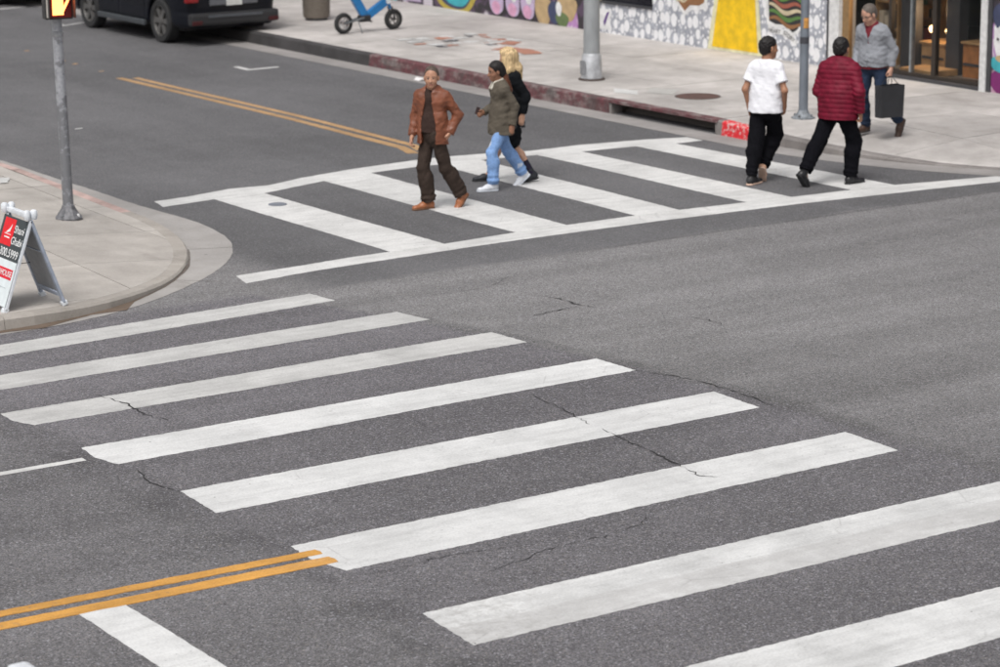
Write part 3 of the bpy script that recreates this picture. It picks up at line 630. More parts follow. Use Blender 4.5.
RH = Matrix.Rotation(ang - R(-90), 3, 'Z')            # local -y is the front
hm = Matrix.Translation((-.01-.06*.557, -.05, 2.25)) @ RH.to_4x4()
def hpart(name, mat, mb, parent, sm=False): o = mb.build(name, mat, parent, sm); return o
M_HOUS = simple('signal_housing', (.018, .018, .02), .45)
m = MB(); m.box((0, 0, .2), (.31, .16, .40), bev=.015); hous = m.build('housing', M_HOUS, ps); hous.matrix_local = hm
m = MB()
for s_ in (-1, 1): m.box((s_*.147, -.15, .2), (.006, .15, .36))
m.box((0, -.15, .385), (.30, .15, .006)); m.build('visor', simple('visor_black', (.03, .03, .03), .5), hous)
m = MB(); m.box((-.152, -.155, .2), (.004, .05, .33)); m.build('visor_edge', simple('visor_beige', (.5, .47, .43), .4), hous)  # pale beige strip along one side of the visor
m = MB(); m.box((0, -.082, .2), (.27, .008, .36)); m.build('lens', simple('lens_red_glow', (.10, .006, .005), .3), hous)  # dark red base colour stands in for the lit hand's halo
n = NT('lit_hand'); n.set((1, .3, .1), .5, Emission_Color=(1, .20, .05), Emission_Strength=5.); M_HAND = n.m
m = MB()
for fx, h0, h1 in ((-.062, .16, .29), (-.031, .18, .34), (0, .18, .355), (.031, .18, .335)): m.box((fx, -.089, (h0+h1)/2), (.026, .006, h1-h0))
m.box((-.015, -.089, .13), (.122, .0062, .16)); m.box((.068, -.089, .15), (.028, .006, .14), Matrix.Rotation(R(28), 3, 'Y')); m.build('hand_symbol', M_HAND, hous)
for z in (.12, .3): m = MB(); m.box((.03, .10, z), (.05, .1, .04)); m.build('bracket', M_GALV_D, hous)
# vehicle signal above, on the same post
m = MB(); m.box((0, -.02, .55+.55), (.34, .2, 1.05), bev=.02); hv = m.build('signal_head', M_HOUS, ps); hv.matrix_local = hm
for z in (.76, 1.1, 1.44):
    m = MB(); m.lathe([(.12, 0), (.12, .012), (.10, .02)], 20, Matrix.Translation((0, -.12, z)) @ Matrix.Rotation(R(90), 4, 'X')); m.build('lens', simple('dead_lens', (.04, .02, .01), .3), hv)
    m = MB(); m.lathe([(.13, 0), (.13, .16)], 20, Matrix.Translation((0, -.12, z)) @ Matrix.Rotation(R(90), 4, 'X'), cap=False); m.build('hood', M_HOUS, hv)
# street lamp: fluted shoe, tapering shaft, arm
lp = empty('street_lamp', (22.92, 31.62, .2), 0, 'tall grey street lamp post with wide base sleeve near the kerb', 'street lamp')
n = NT('lamp_post_paint'); f = n.noise(n.mapv(n.co, (1, 1, .35)), 5, 5, .65)
n.set(n.scale((.30, .315, .325), n.step(f, .25, .75, .82, 1.15)), .55); M_LP = n.m
m = MB(); m.lathe([(.125, .30), (.12, 1.5), (.105, 4), (.07, 8.5)], 20); m.build('shaft', M_LP, lp, True)
m = MB(); m.lathe([(.168, .02), (.164, .05), (.145, .38), (.13, .40), (.126, .405)], 20); m.build('base_sleeve', simple('bare_sleeve', (.40, .41, .43), .5, .2, var=.25, scale=6), lp, True)
m = MB(); m.lathe([(.205, 0), (.205, .015), (.175, .03)], 20); m.build('base_plate', simple('rusty_plate', (.05, .035, .03), .8), lp)
m = MB(); m.tube([(0, 0, 8.3), (-.4, 0, 8.9), (-1.4, 0, 9.1), (-2.2, 0, 9.1)], [.05, .045, .04, .035], 10); arm_ = m.build('arm', M_LP, lp, True); m = MB(); m.box((-2.5, 0, 9.08), (.7, .3, .14), bev=.05); m.build('luminaire', M_LP, arm_)
m = MB(); m.box((-.165, 0, .2), (.008, .13, .2)); m.build('access_cover', M_GALV, lp)
# thinner post at the crossing
tp = empty('crossing_post', (22.90, 26.68, .19), 0, 'slim blue-grey post with sticker and bolted base at the crossing', 'post')
n = NT('blue_grey_pole'); n.set(n.scale((.19, .215, .25), n.step(n.noise(n.mapv(n.co, (1, 1, .4)), 7, 4), .3, .7, .85, 1.15)), .5, .3); M_BG = n.m
m = MB(); m.lathe([(.064, .1), (.058, 1.3), (.055, 4.6)], 18); m.build('shaft', M_BG, tp, True)
m = MB(); m.lathe([(.165, 0), (.165, .025), (.12, .04), (.085, .08), (.068, .12), (.064, .125)], 8); m.build('base', simple('base_grey', (.22, .24, .26), .5, .3, var=.3), tp)
for a in range(4): m = MB(); m.lathe([(.018, 0), (.018, .035), (.01, .05)], 6, Matrix.Translation((.125*math.cos(a*1.57+.4), .125*math.sin(a*1.57+.4), .02))); m.build('anchor_bolt', M_GALV_D, tp)
m = MB(); m.lathe([(.0625, 1.03), (.0625, 1.12)], 18, cap=False); m.build('tape_band', simple('black_tape', (.05, .05, .06), .5), tp)
d_ = Vector((-.557, -.831, 0)); rotf = Matrix.Rotation(math.atan2(d_.y, d_.x)+R(12)+R(90), 3, 'Z')
def curved(name, mat, r_, a0, a1, z0, z1, parent):
    m = MB(); k = 8; A = [a0+(a1-a0)*i/k for i in range(k+1)]
    for p, q in zip(A, A[1:]): m.face([(r_*math.cos(p), r_*math.sin(p), z0), (r_*math.cos(q), r_*math.sin(q), z0), (r_*math.cos(q), r_*math.sin(q), z1), (r_*math.cos(p), r_*math.sin(p), z1)])
    return m.build(name, mat, parent, True)
fa = math.atan2(-.831, -.557); curved('orange_sticker', simple('orange_sticker', (.55, .27, .07), .5, var=.3, scale=20), .0635, fa-.35, fa+.8, 1.24, 1.38, tp)
m = MB(); m.box((0, 0, 4.3), (.1, .1, 1.0)); m.build('signal_bracket', M_BG, tp)
# sidewalk cover plates and marks
mh = empty('manhole_cover', (23.06, 29.2, .199), 0, 'rusty round manhole cover set in the far sidewalk', 'manhole'); M_RUST = simple('rusty_iron', (.10, .055, .048), .75, .2, var=.3, scale=12, bump=.4)
m = MB(); m.lathe([(.335, 0), (.335, .006), (.315, .006)], 32, cap=False); m.build('rim', simple('rim_iron', (.07, .055, .05), .7), mh); m = MB(); m.lathe([(.312, 0), (.312, .007), (.30, .009)], 32); m.build('lid', M_RUST, mh)
def sw_mark(name, pts, mat, z): m = MB(); m.face(jag(pts, .04, .03, z)); return m.build(name, mat, sideF)
M_WS = paint('white_spray', (.62, .62, .61), .4, .8); M_OS = paint('orange_spray', (.50, .24, .17), .5, .8); M_KS = paint('grey_spray', (.10, .10, .11), .5, .8); M_PS = paint('pale_patch', (.47, .46, .44), .3, .4)
for nm, pts, mm in (('white_paint_patch', [(22.35, 30.25), (22.62, 30.62), (22.72, 30.2), (22.45, 29.85)], M_WS), ('pale_cement_patch', [(22.7, 29.95), (23.05, 30.3), (23.3, 29.95), (22.9, 29.6)], M_PS)): sw_mark(nm, pts, mm, .204)
rr = random.Random(3)
for i in range(34):
    t = rr.random(); x = 23.2+rr.uniform(0, 1.7); y = 36.6+rr.uniform(-.2, 1.5)-(x-23.2)*.25; a = rr.uniform(.04, .2); b = rr.uniform(.04, .15)
    sw_mark('spray_mark', [(x-a, y-b), (x+a*.6, y-b*1.2), (x+a, y+b*.4), (x+.1*a, y+b), (x-a*.8, y+b*.7)], rr.choice([M_WS, M_WS, M_WS, M_KS, M_OS]), .2030+.0002*i)
for pts in ([(24.3, 36.2), (24.7, 36.5), (24.75, 36.2), (24.4, 35.9)], [(23.75, 35.65), (24.2, 35.85), (24.3, 35.2), (24.15, 34.7), (23.85, 34.75), (23.95, 35.2)]): sw_mark('spray_mark', pts, M_OS, .2075)
for x, y in ((11.6, 28.6), (11.9, 28.9)):
    m = MB(); m.face(jag([(x, y), (x+.3, y-.1), (x+.45, y+.25), (x+.15, y+.35)], .05, .02, hz_left((x+.2, y+.1))+.004)); m.build('white_paint_patch', M_WS, sideL)
# concrete litter bin
tb = empty('litter_bin', (23.75, 41.4, .2), 0, 'round exposed-aggregate concrete litter bin standing behind the parked car', 'litter bin')
n = NT('aggregate_concrete'); n.set(n.scale((.21, .18, .15), n.step(n.voro(scale=60), .0, .6, 1.25, .7)), .9); n.bump(n.voro(scale=60), .4, .01); M_AGG = n.m
m = MB(); m.lathe([(.235, .05), (.25, .1), (.262, .72), (.275, .76), (.275, .82), (.22, .84), (.21, .5), (.2, .3)], 28); m.build('drum', M_AGG, tb, True); m = MB(); m.lathe([(.205, 0), (.205, .05)], 24); m.build('foot_ring', M_DARKT, tb); m = MB(); m.lathe([(.265, .84), (.262, .86), (.2, .98), (.13, 1.0)], 24); m.build('lid', M_KERB_D, tb, True)
# ================================================================== SMOOTH SOLIDS (distance field + surface nets)
def smin(a, b, k):
    if k <= 0: return np.minimum(a, b)
    h = np.maximum(k-np.abs(a-b), 0)/k; return np.minimum(a, b)-h*h*k*.25
def smax(a, b, k): return -smin(-a, -b, k)
class Vol:
    def __init__(s, lo, hi, h):
        s.h = h; s.lo = np.array(lo, np.float32); s.n = [int((hi[i]-lo[i])/h)+2 for i in range(3)]
        s.ax = [np.float32(lo[i]) + np.arange(s.n[i], dtype=np.float32)*np.float32(h) for i in range(3)]
        s.d = np.full(s.n, 1.0, np.float32)
    def like(s): v = Vol.__new__(Vol); v.h, v.lo, v.n, v.ax = s.h, s.lo, s.n, s.ax; v.d = np.full(s.n, 1.0, np.float32); return v
    def sl(s, lo, hi):
        q = []
        for i in range(3):
            a = max(0, int(math.floor((lo[i]-s.lo[i])/s.h))); b = min(s.n[i], int(math.ceil((hi[i]-s.lo[i])/s.h))+1); q.append(slice(a, max(a, b)))
        return tuple(q)
    def P(s, q): return s.ax[0][q[0]][:, None, None], s.ax[1][q[1]][None, :, None], s.ax[2][q[2]][None, None, :]
    def grid(s): return s.P((slice(None),)*3)
    def cone(s, a, b, r1, r2, k=.02, flat=None, q=1., sub=False):
        a = np.array(a, float); b = np.array(b, float); m = max(r1, r2)*max(1, 1 if q <= 1 else q)+k+s.h*3
        if flat is not None and q > 1: m = max(r1, r2)*q+k+s.h*3
        sl = s.sl(np.minimum(a, b)-m, np.maximum(a, b)+m); X, Y, Z = s.P(sl)
        if 0 in s.d[sl].shape: return s
        ba = b-a; L2 = max(float(ba@ba), 1e-9)
        px, py, pz = X-a[0], Y-a[1], Z-a[2]
        t = np.clip((px*ba[0]+py*ba[1]+pz*ba[2])/L2, 0, 1)
        ox, oy, oz = px-t*ba[0], py-t*ba[1], pz-t*ba[2]
        if flat is not None:
            f = np.array(flat, float); f /= np.linalg.norm(f); c = ox*f[0]+oy*f[1]+oz*f[2]; g = c*(1/q-1)
            ox, oy, oz = ox+g*f[0], oy+g*f[1], oz+g*f[2]
        d = np.sqrt(ox*ox+oy*oy+oz*oz)-(r1+(r2-r1)*t)
        if flat is not None: d = d*min(1, (q+1)/2)
        s.d[sl] = smax(s.d[sl], -d, k) if sub else smin(s.d[sl], d.astype(np.float32), k); return s
    def ell(s, c, r, k=.02, rot=None, sub=False):
        c = np.array(c, float); r = np.array(r, float); m = r.max()+k+s.h*3; sl = s.sl(c-m, c+m); X, Y, Z = s.P(sl)
        if 0 in s.d[sl].shape: return s
        x, y, z = X-c[0], Y-c[1], Z-c[2]
        if rot is not None: T = np.array(rot); x, y, z = (T[0][0]*x+T[1][0]*y+T[2][0]*z), (T[0][1]*x+T[1][1]*y+T[2][1]*z), (T[0][2]*x+T[1][2]*y+T[2][2]*z)
        k0 = np.sqrt((x/r[0])**2+(y/r[1])**2+(z/r[2])**2); k1 = np.sqrt((x/r[0]**2)**2+(y/r[1]**2)**2+(z/r[2]**2)**2)+1e-6
        d = (k0*(k0-1)/k1).astype(np.float32)
        s.d[sl] = smax(s.d[sl], -d, k) if sub else smin(s.d[sl], d, k); return s
    def box(s, c, hs, rd=.01, k=0., rot=None, sub=False):
        c = np.array(c, float); hs = np.array(hs, float); m = np.linalg.norm(hs)+k+s.h*3; sl = s.sl(c-m, c+m); X, Y, Z = s.P(sl)
        if 0 in s.d[sl].shape: return s
        x, y, z = X-c[0], Y-c[1], Z-c[2]
        if rot is not None: T = np.array(rot); x, y, z = (T[0][0]*x+T[1][0]*y+T[2][0]*z), (T[0][1]*x+T[1][1]*y+T[2][1]*z), (T[0][2]*x+T[1][2]*y+T[2][2]*z)
        qx, qy, qz = np.abs(x)-hs[0]+rd, np.abs(y)-hs[1]+rd, np.abs(z)-hs[2]+rd
        d = np.sqrt(np.maximum(qx, 0)**2+np.maximum(qy, 0)**2+np.maximum(qz, 0)**2)+np.minimum(np.maximum(qx, np.maximum(qy, qz)), 0)-rd
        d = d.astype(np.float32); s.d[sl] = smax(s.d[sl], -d, k) if sub else smin(s.d[sl], d, k); return s
    def plane(s, p, n, k=.0):     # keep the side opposite to n
        X, Y, Z = s.grid(); n = np.array(n, float); n /= np.linalg.norm(n)
        s.d = smax(s.d, ((X-p[0])*n[0]+(Y-p[1])*n[1]+(Z-p[2])*n[2]).astype(np.float32), k); return s
    def disp(s, fn): X, Y, Z = s.grid(); s.d = s.d+fn(X, Y, Z).astype(np.float32); return s
    def union(s, o, k=.01): s.d = smin(s.d, o.d, k); return s
    def mesh(s):
        d = s.d.copy(); d[0], d[-1] = 1, 1; d[:, 0], d[:, -1] = 1, 1; d[:, :, 0], d[:, :, -1] = 1, 1
        ins = d < 0; nx, ny, nz = (i-1 for i in d.shape)
        cnt = np.zeros((nx, ny, nz), np.int8); c8 = [(i, j, k) for i in (0, 1) for j in (0, 1) for k in (0, 1)]
        for i, j, k in c8: cnt += ins[i:i+nx, j:j+ny, k:k+nz]
        act = np.argwhere((cnt > 0) & (cnt < 8)); idx = np.full((nx, ny, nz), -1, np.int32); idx[tuple(act.T)] = np.arange(len(act))
        pos = np.zeros((len(act), 3)); num = np.zeros(len(act)); val = [d[act[:, 0]+i, act[:, 1]+j, act[:, 2]+k] for i, j, k in c8]
        for a in range(8):
            for b in range(a+1, 8):
                A, B = np.array(c8[a]), np.array(c8[b])
                if np.abs(A-B).sum() != 1: continue
                m = (val[a] < 0) != (val[b] < 0); t = val[a]/(val[a]-val[b]+1e-12)
                pos[m] += (A+(B-A)*t[:, None])[m]; num += m
        pos = (act+pos/num[:, None])*s.h+s.lo; F = []
        for ax in range(3):
            u, v = (ax+1) % 3, (ax+2) % 3; sa = [slice(None)]*3; sb = [slice(None)]*3; sa[ax] = slice(0, -1); sb[ax] = slice(1, None)
            e = np.argwhere(ins[tuple(sa)] != ins[tuple(sb)]); e = e[(e[:, u] > 0) & (e[:, v] > 0) & (e[:, u] < d.shape[u]-1) & (e[:, v] < d.shape[v]-1)]
            fl = ins[tuple(e.T)]; q = []
            for du, dv in ((1, 1), (0, 1), (0, 0), (1, 0)):
                f = e.copy(); f[:, u] -= du; f[:, v] -= dv; q.append(idx[tuple(f.T)])
            q = np.stack(q, 1); q[~fl] = q[~fl][:, ::-1]; F.append(q)
        return pos, np.concatenate(F)
    def build(s, name, mats, parent=None, zone=None, smooth=1):
        P, F = s.mesh()
        for _ in range(smooth):           # one light relaxation takes the stair steps out
            acc = np.zeros_like(P); c = np.zeros(len(P))
            for a in range(4):
                np.add.at(acc, F[:, a], P[F[:, (a+1) % 4]]); np.add.at(c, F[:, a], 1); np.add.at(acc, F[:, a], P[F[:, (a+3) % 4]]); np.add.at(c, F[:, a], 1)
            P = P*.5+acc/c[:, None]*.5
        me = bpy.data.meshes.new(name); me.vertices.add(len(P)); me.vertices.foreach_set('co', P.astype(np.float32).ravel())
        me.loops.add(len(F)*4); me.loops.foreach_set('vertex_index', F.astype(np.int32).ravel()); me.polygons.add(len(F)); me.polygons.foreach_set('loop_start', np.arange(0, len(F)*4, 4, dtype=np.int32))
        me.update(calc_edges=True); mats = mats if isinstance(mats, list) else [mats]
        for m in mats: me.materials.append(m)
        if zone is not None: me.polygons.foreach_set('material_index', zone(P[F].mean(1)).astype(np.int32))
        me.polygons.foreach_set('use_smooth', np.ones(len(F), bool)); me.validate()
        o = bpy.data.objects.new(name, me); C.objects.link(o)
        if parent: o.parent = parent
        return o
def fold(X, Y, Z, f, seed):      # cheap cloth-fold noise
    r = np.random.RandomState(seed); t = 0
    for i in range(5):
        a = r.uniform(-1, 1, 3)*f*(1+i*.5); p = r.uniform(0, 6.3); t = t+np.sin(X*a[0]+Y*a[1]+Z*a[2]+p+1.3*np.sin(Z*f*.6+X*f*.4+p))/(1+i*.5)
    return t*.45
# ================================================================== VEHICLES
def car_paint(name, col):
    n = NT(name); n.set(n.scale(col, n.step(n.noise(scale=3, detail=4), .3, .7, .9, 1.1)), name != 'dark_navy_paint' and .3 or .4, .0, name != 'dark_navy_paint' and .4 or .2, Coat_Weight=name != 'dark_navy_paint' and .35 or .15, Coat_Roughness=.1); return n.m
M_TYRE = simple('tyre_rubber', (.02, .02, .021), .85); M_RIM = simple('alloy_rim', (.17, .165, .16), .45, .6); M_PLAST = simple('black_plastic', (.022, .022, .024), .6); M_CGLASS = simple('car_glass', (.012, .014, .016), .05)
M_TAIL = simple('tail_lens', (.25, .01, .012), .2); M_CHR = simple('chrome', (.55, .55, .56), .18, .9); M_LENSW = simple('head_lens', (.6, .62, .65), .15)
def make_car(L, W, H, wb, rear, ride, wr, body, boxy, label, hood_z, loc, rz):
    """nose towards +y, origin on the ground at the rear bumper"""
    t = empty('parked_car', loc, rz, label, 'car', None)
    y0, y1 = rear, rear+wb; hw = W/2; v = Vol((-hw-.1, -.1, ride-.08), (hw+.1, L+.1, H+.1), .022)
    belt = hood_z
    v.box((0, L/2, (ride+belt)/2+.02), (hw, L/2, (belt-ride)/2+.02), .13)
    X, Y, Z = v.grid()
    fb, ft, rb, rtp, tin = (L*.735, L*.56, .03, .20, .14) if boxy else (L*.74, L*.56, L*.09, L*.27, .26)      # feet and heads of the two screens, tumblehome
    def slope(y0_, z0_, y1_, z1_, sg): ln = math.hypot(z1_-z0_, y1_-y0_); return sg*((Y-y0_)*(z1_-z0_)-(Z-z0_)*(y1_-y0_))/ln+0*X
    cab = smax(slope(fb, belt, ft, H, 1), slope(rb, belt, rtp, H, -1), .10)
    sd = ((np.abs(X)-(hw-.05)+(Z-belt)*tin/(H-belt))*.97+0*Y); cab = smax(cab, sd, .14); cab = smax(cab, (Z-H+.03*((Y-L*.45)/(L*.25))**2+0*X), .14); cab = np.maximum(cab, belt-.2-Z)
    bon = Z-(belt+.02-.10*np.clip((Y-fb)/(L-fb), 0, 1)**2)+0*X; v.d = smax(v.d, bon.astype(np.float32), .06)             # bonnet falls to the nose
    v.d = smin(v.d, cab.astype(np.float32), .05)
    def glass_zone(Q):
        x, y, z = np.abs(Q[:, 0]), Q[:, 1], Q[:, 2]; t_ = (z-belt)/(H-belt); q = (t_ > .10) & (t_ < .82)
        side = (hw-.05-tin*t_)-x; fr_ = (fb+(ft-fb)*t_)-y; re_ = y-(rb+(rtp-rb)*t_)
        edge = np.sort(np.stack([side, fr_, re_], 1), 1); pil = (edge[:, 1] < .11)
        onside = side < np.minimum(fr_, re_)
        for py in ([y0+.52, (y0+y1)/2+.12] if boxy else [(y0+y1)/2-.02]): pil |= onside & (np.abs(y-py) < .045)
        return (q & ~pil).astype(int)
    v.d = smax(v.d, ((np.abs(X)-hw)*.9+(np.abs(Y-L/2)-L/2+.35)*.42+0*Z).astype(np.float32), .12)      # rounded plan corners
    v.d = v.d+(.012*np.exp(-((Z-(belt-.16))/.03)**2)+.010*np.exp(-((Z-(ride+.30))/.04)**2)+0*X+0*Y).astype(np.float32)   # shut lines and swage
    for yy in (y0, y1):
        r_ = np.sqrt((Y-yy)**2+(Z-wr)**2)-(wr+.075); a = smax(r_+0*X, -(np.abs(X)-hw+.27)+0*Y+0*Z, .01); v.d = smax(v.d, -a.astype(np.float32), .02)
    for yy in (y0+.55, (y0+y1)/2+.12, y1-.46): v.d = v.d+(.012*np.exp(-((Y-yy)/.016)**2)*(Z > ride+.1)*(np.abs(X) > hw-.3)).astype(np.float32)
    v.build('body', [body, M_CGLASS], t, glass_zone)
    for yy in (y0, y1):
        for s_ in (-1, 1):
            mt = Matrix.Translation((s_*(hw-.125), yy, wr)) @ Matrix.Rotation(R(90)*s_, 4, 'Y')
            wl = empty('wheel', (0, 0, 0)); wl.parent = t; wl.empty_display_size = .1
            m = MB(); m.lathe([(wr*.68, -.11), (wr*.93, -.115), (wr, -.085), (wr, .085), (wr*.93, .115), (wr*.70, .112), (wr*.66, .07)], 36, mt, cap=False); m.build('tyre', M_TYRE, wl, True)
            m = MB(); m.lathe([(wr*.70, .1), (wr*.66, .105), (wr*.63, .06), (wr*.62, -.09), (.05, -.09)], 36, mt, cap=False)
            for k in range(6):
                a = k*math.pi/3; rm = mt @ Matrix.Rotation(a, 4, 'Z')
                q = [(-.035, .05), (.035, .05), (.055, wr*.66), (-.055, wr*.66)]; vs = [m.bm.verts.new(rm @ Vector((x, y, z))) for z in (.05, .09) for x, y in q]
                for f in ((4, 5, 6, 7), (0, 1, 5, 4), (1, 2, 6, 5), (2, 3, 7, 6), (3, 0, 4, 7)): m.bm.faces.new([vs[i] for i in f])
            m.lathe([(.075, .05), (.075, .1), (.05, .108)], 18, mt); m.build('rim', M_RIM, wl, True)
    zb = ride
    m = MB(); m.box((0, -.0, zb+.17), (W*.90, .16, .22), bev=.05); bp = m.build('rear_bumper', M_PLAST, t)
    m = MB(); m.box((0, -.082, zb+.22), (W*.55, .02, .05), bev=.008); m.build('bumper_strip', simple('grey_strip', (.07, .075, .085), .4), bp)
    for s_ in (-1, 1): m = MB(); m.box((s_*(hw*.78), -.085, zb+.12), (.2, .02, .07), bev=.008); m.build('reflector', simple('dim_reflector', (.05, .006, .008), .35), bp)
    m = MB(); m.box((0, -.005, zb+.47), (.95 if boxy else .5, .06, .13), bev=.012); pl = m.build('plate_recess', simple('silver_panel', (.13, .135, .15), .4, .3), t)
    m = MB(); m.box((0, -.04, zb+.47), (.31, .012, .15)); m.build('licence_plate', simple('plate_white', (.6, .6, .58), .5), pl)
    for s_ in (-1, 1):
        m = MB(); m.box((s_*(hw-.16), .02, zb+.60), (.24, .12, .26), bev=.03); m.build('tail_light', M_TAIL, t)
        m = MB(); m.box((s_*(hw-.22), L-.04, belt-.14), (.36, .12, .14), bev=.03); m.build('headlight', M_LENSW, t)
        m = MB(); m.box((s_*(hw+.02), (y0+y1)/2, ride+.02), (.07, wb-2*wr-.25, .10), bev=.02); m.build('side_step', simple('step_grey', (.10, .11, .12), .35, .5), t)
        m = MB(); m.box((s_*(hw+.09), y1-.75 if boxy else L*.64, belt+.12), (.18, .12, .16), bev=.03); m.build('wing_mirror', body, t)
        for yy in (y0+.75, y1-1.15): m = MB(); m.box((s_*(hw+.012), yy, belt-.10), (.035, .2, .03), bev=.01); m.build('door_handle', body, t)
    m = MB(); m.box((0, L-.02, ride+.28), (W*.62, .06, .24), bev=.02); m.build('grille', M_PLAST, t)
    m = MB(); m.box((0, L/2, ride-.02), (W*.8, L*.84, .06)); m.build('underbody', M_PLAST, t)
    return t
M_NAVY = car_paint('dark_navy_paint', (.005, .006, .010))
suv = make_car(4.9, 1.95, 1.85, 2.95, .98, .30, .39, M_NAVY, True, 'dark navy sport utility car parked by the kerb beside the litter bin', 1.12, (21.56, 40.52, 0), 0)
c2 = copy_tree(suv); c2.location = (21.75, 48.55, 0); c2['label'] = 'dark car parked ahead of the dark navy sport utility car'
for o in (suv, c2): o['group'] = 'cars parked along the far kerb'
M_PALE = car_paint('pale_silver_blue_paint', (.42, .48, .55))
sed = make_car(4.5, 1.78, 1.44, 2.65, .95, .22, .32, M_PALE, False, 'pale silver-blue car waiting behind the white stop line', .88, (.40, 10.86, 0), R(-90))

# ================================================================== BLUE ELECTRIC SCOOTER-BIKE
M_BLUE = car_paint('blue_frame_paint', (.008, .16, .42))
eb = empty('electric_bike', (22.98, 39.12, .2), math.atan2(.11, 1.1)+R(-3), 'small blue folding electric bike parked on its kickstand near the kerb', 'bicycle')
D_ = 1.06                                            # along local +x: rear wheel at 0, front wheel at D_
for nm, x in (('rear_wheel', 0), ('front_wheel', D_)):
    wl = empty(nm, (0, 0, 0)); wl.parent = eb; mt = Matrix.Translation((x, 0, .187)) @ Matrix.Rotation(R(90), 4, 'X')
    m = MB(); prof = [(.145+.042*math.cos(a), .042*math.sin(a)) for a in [2*math.pi*i/10 for i in range(11)]]; m.lathe(prof, 32, mt, cap=False); m.build('tyre', M_TYRE, wl, True)
    m = MB(); m.lathe([(.112, -.024), (.112, .024), (.09, .024), (.09, -.024), (.112, -.024)], 28, mt, cap=False); m.lathe([(.055 if x == 0 else .03, -.03), (.055 if x == 0 else .03, .03)], 20, mt)
    for k in range(5): a = k*1.2566; m.tube([mt @ Vector((.03*math.cos(a), .03*math.sin(a), 0)), mt @ Vector((.1*math.cos(a), .1*math.sin(a), 0))], .012, 6)
    m.build('rim', M_CHR if x == 0 else M_RIM, wl, True)
def tubep(name, pts, r_, mat, n=12): m = MB(); m.tube(pts, r_, n); return m.build(name, mat, eb, True)
def beam(name, a, b, wv, hv, mat): m = MB(); d = Vector(b)-Vector(a); m.box((Vector(a)+Vector(b))/2, (d.length, wv, hv), d.to_track_quat('X', 'Z').to_matrix(), bev=.015); return m.build(name, mat, eb)
beam('seat_beam', (.46, 0, .27), (.12, 0, .82), .09, .15, M_BLUE); beam('down_beam', (.46, 0, .26), (.93, 0, .53), .09, .14, M_BLUE); beam('top_beam', (.24, 0, .66), (.93, 0, .60), .05, .06, M_BLUE)
m = MB(); m.box((.44, 0, .245), (.22, .12, .12), bev=.02); m.build('motor_case', M_PLAST, eb)
for s_ in (-1, 1): tubep('swing_arm', [(0, s_*.06, .187), (.4, s_*.06, .26)], .018, M_GALV_D); tubep('fork_leg', [(D_, s_*.06, .187), (.99, s_*.06, .42)], .017, M_PLAST); tubep('foot_peg', [(.5, s_*.06, .2), (.5, s_*.16, .2)], .014, M_PLAST, 8)
tubep('head_tube', [(.995, 0, .38), (.90, 0, .78)], .028, M_BLUE); tubep('steering_stem', [(.90, 0, .78), (.82, 0, 1.06)], .018, M_PLAST); tubep('handlebar', [(.80, -.28, 1.07), (.83, -.1, 1.06), (.83, .1, 1.06), (.80, .28, 1.07)], .013, M_PLAST)
for s_ in (-1, 1): tubep('grip', [(.80, s_*.28, 1.07), (.805, s_*.17, 1.068)], .019, M_TYRE)
tubep('seat_post', [(.14, 0, .8), (.08, 0, .9)], .018, M_PLAST); m = MB(); m.box((.08, 0, .93), (.28, .17, .06), bev=.028); m.build('saddle', M_PLAST, eb)
tubep('kickstand', [(.28, -.05, .22), (.30, -.15, .005)], .009, M_GALV_D, 8); m = MB(); m.lathe([(.05, -.004), (.05, .004)], 20, Matrix.Translation((.93, -.05, .52)) @ Matrix.Rotation(R(90), 4, 'X')); m.build('headlight', M_LENSW, eb)

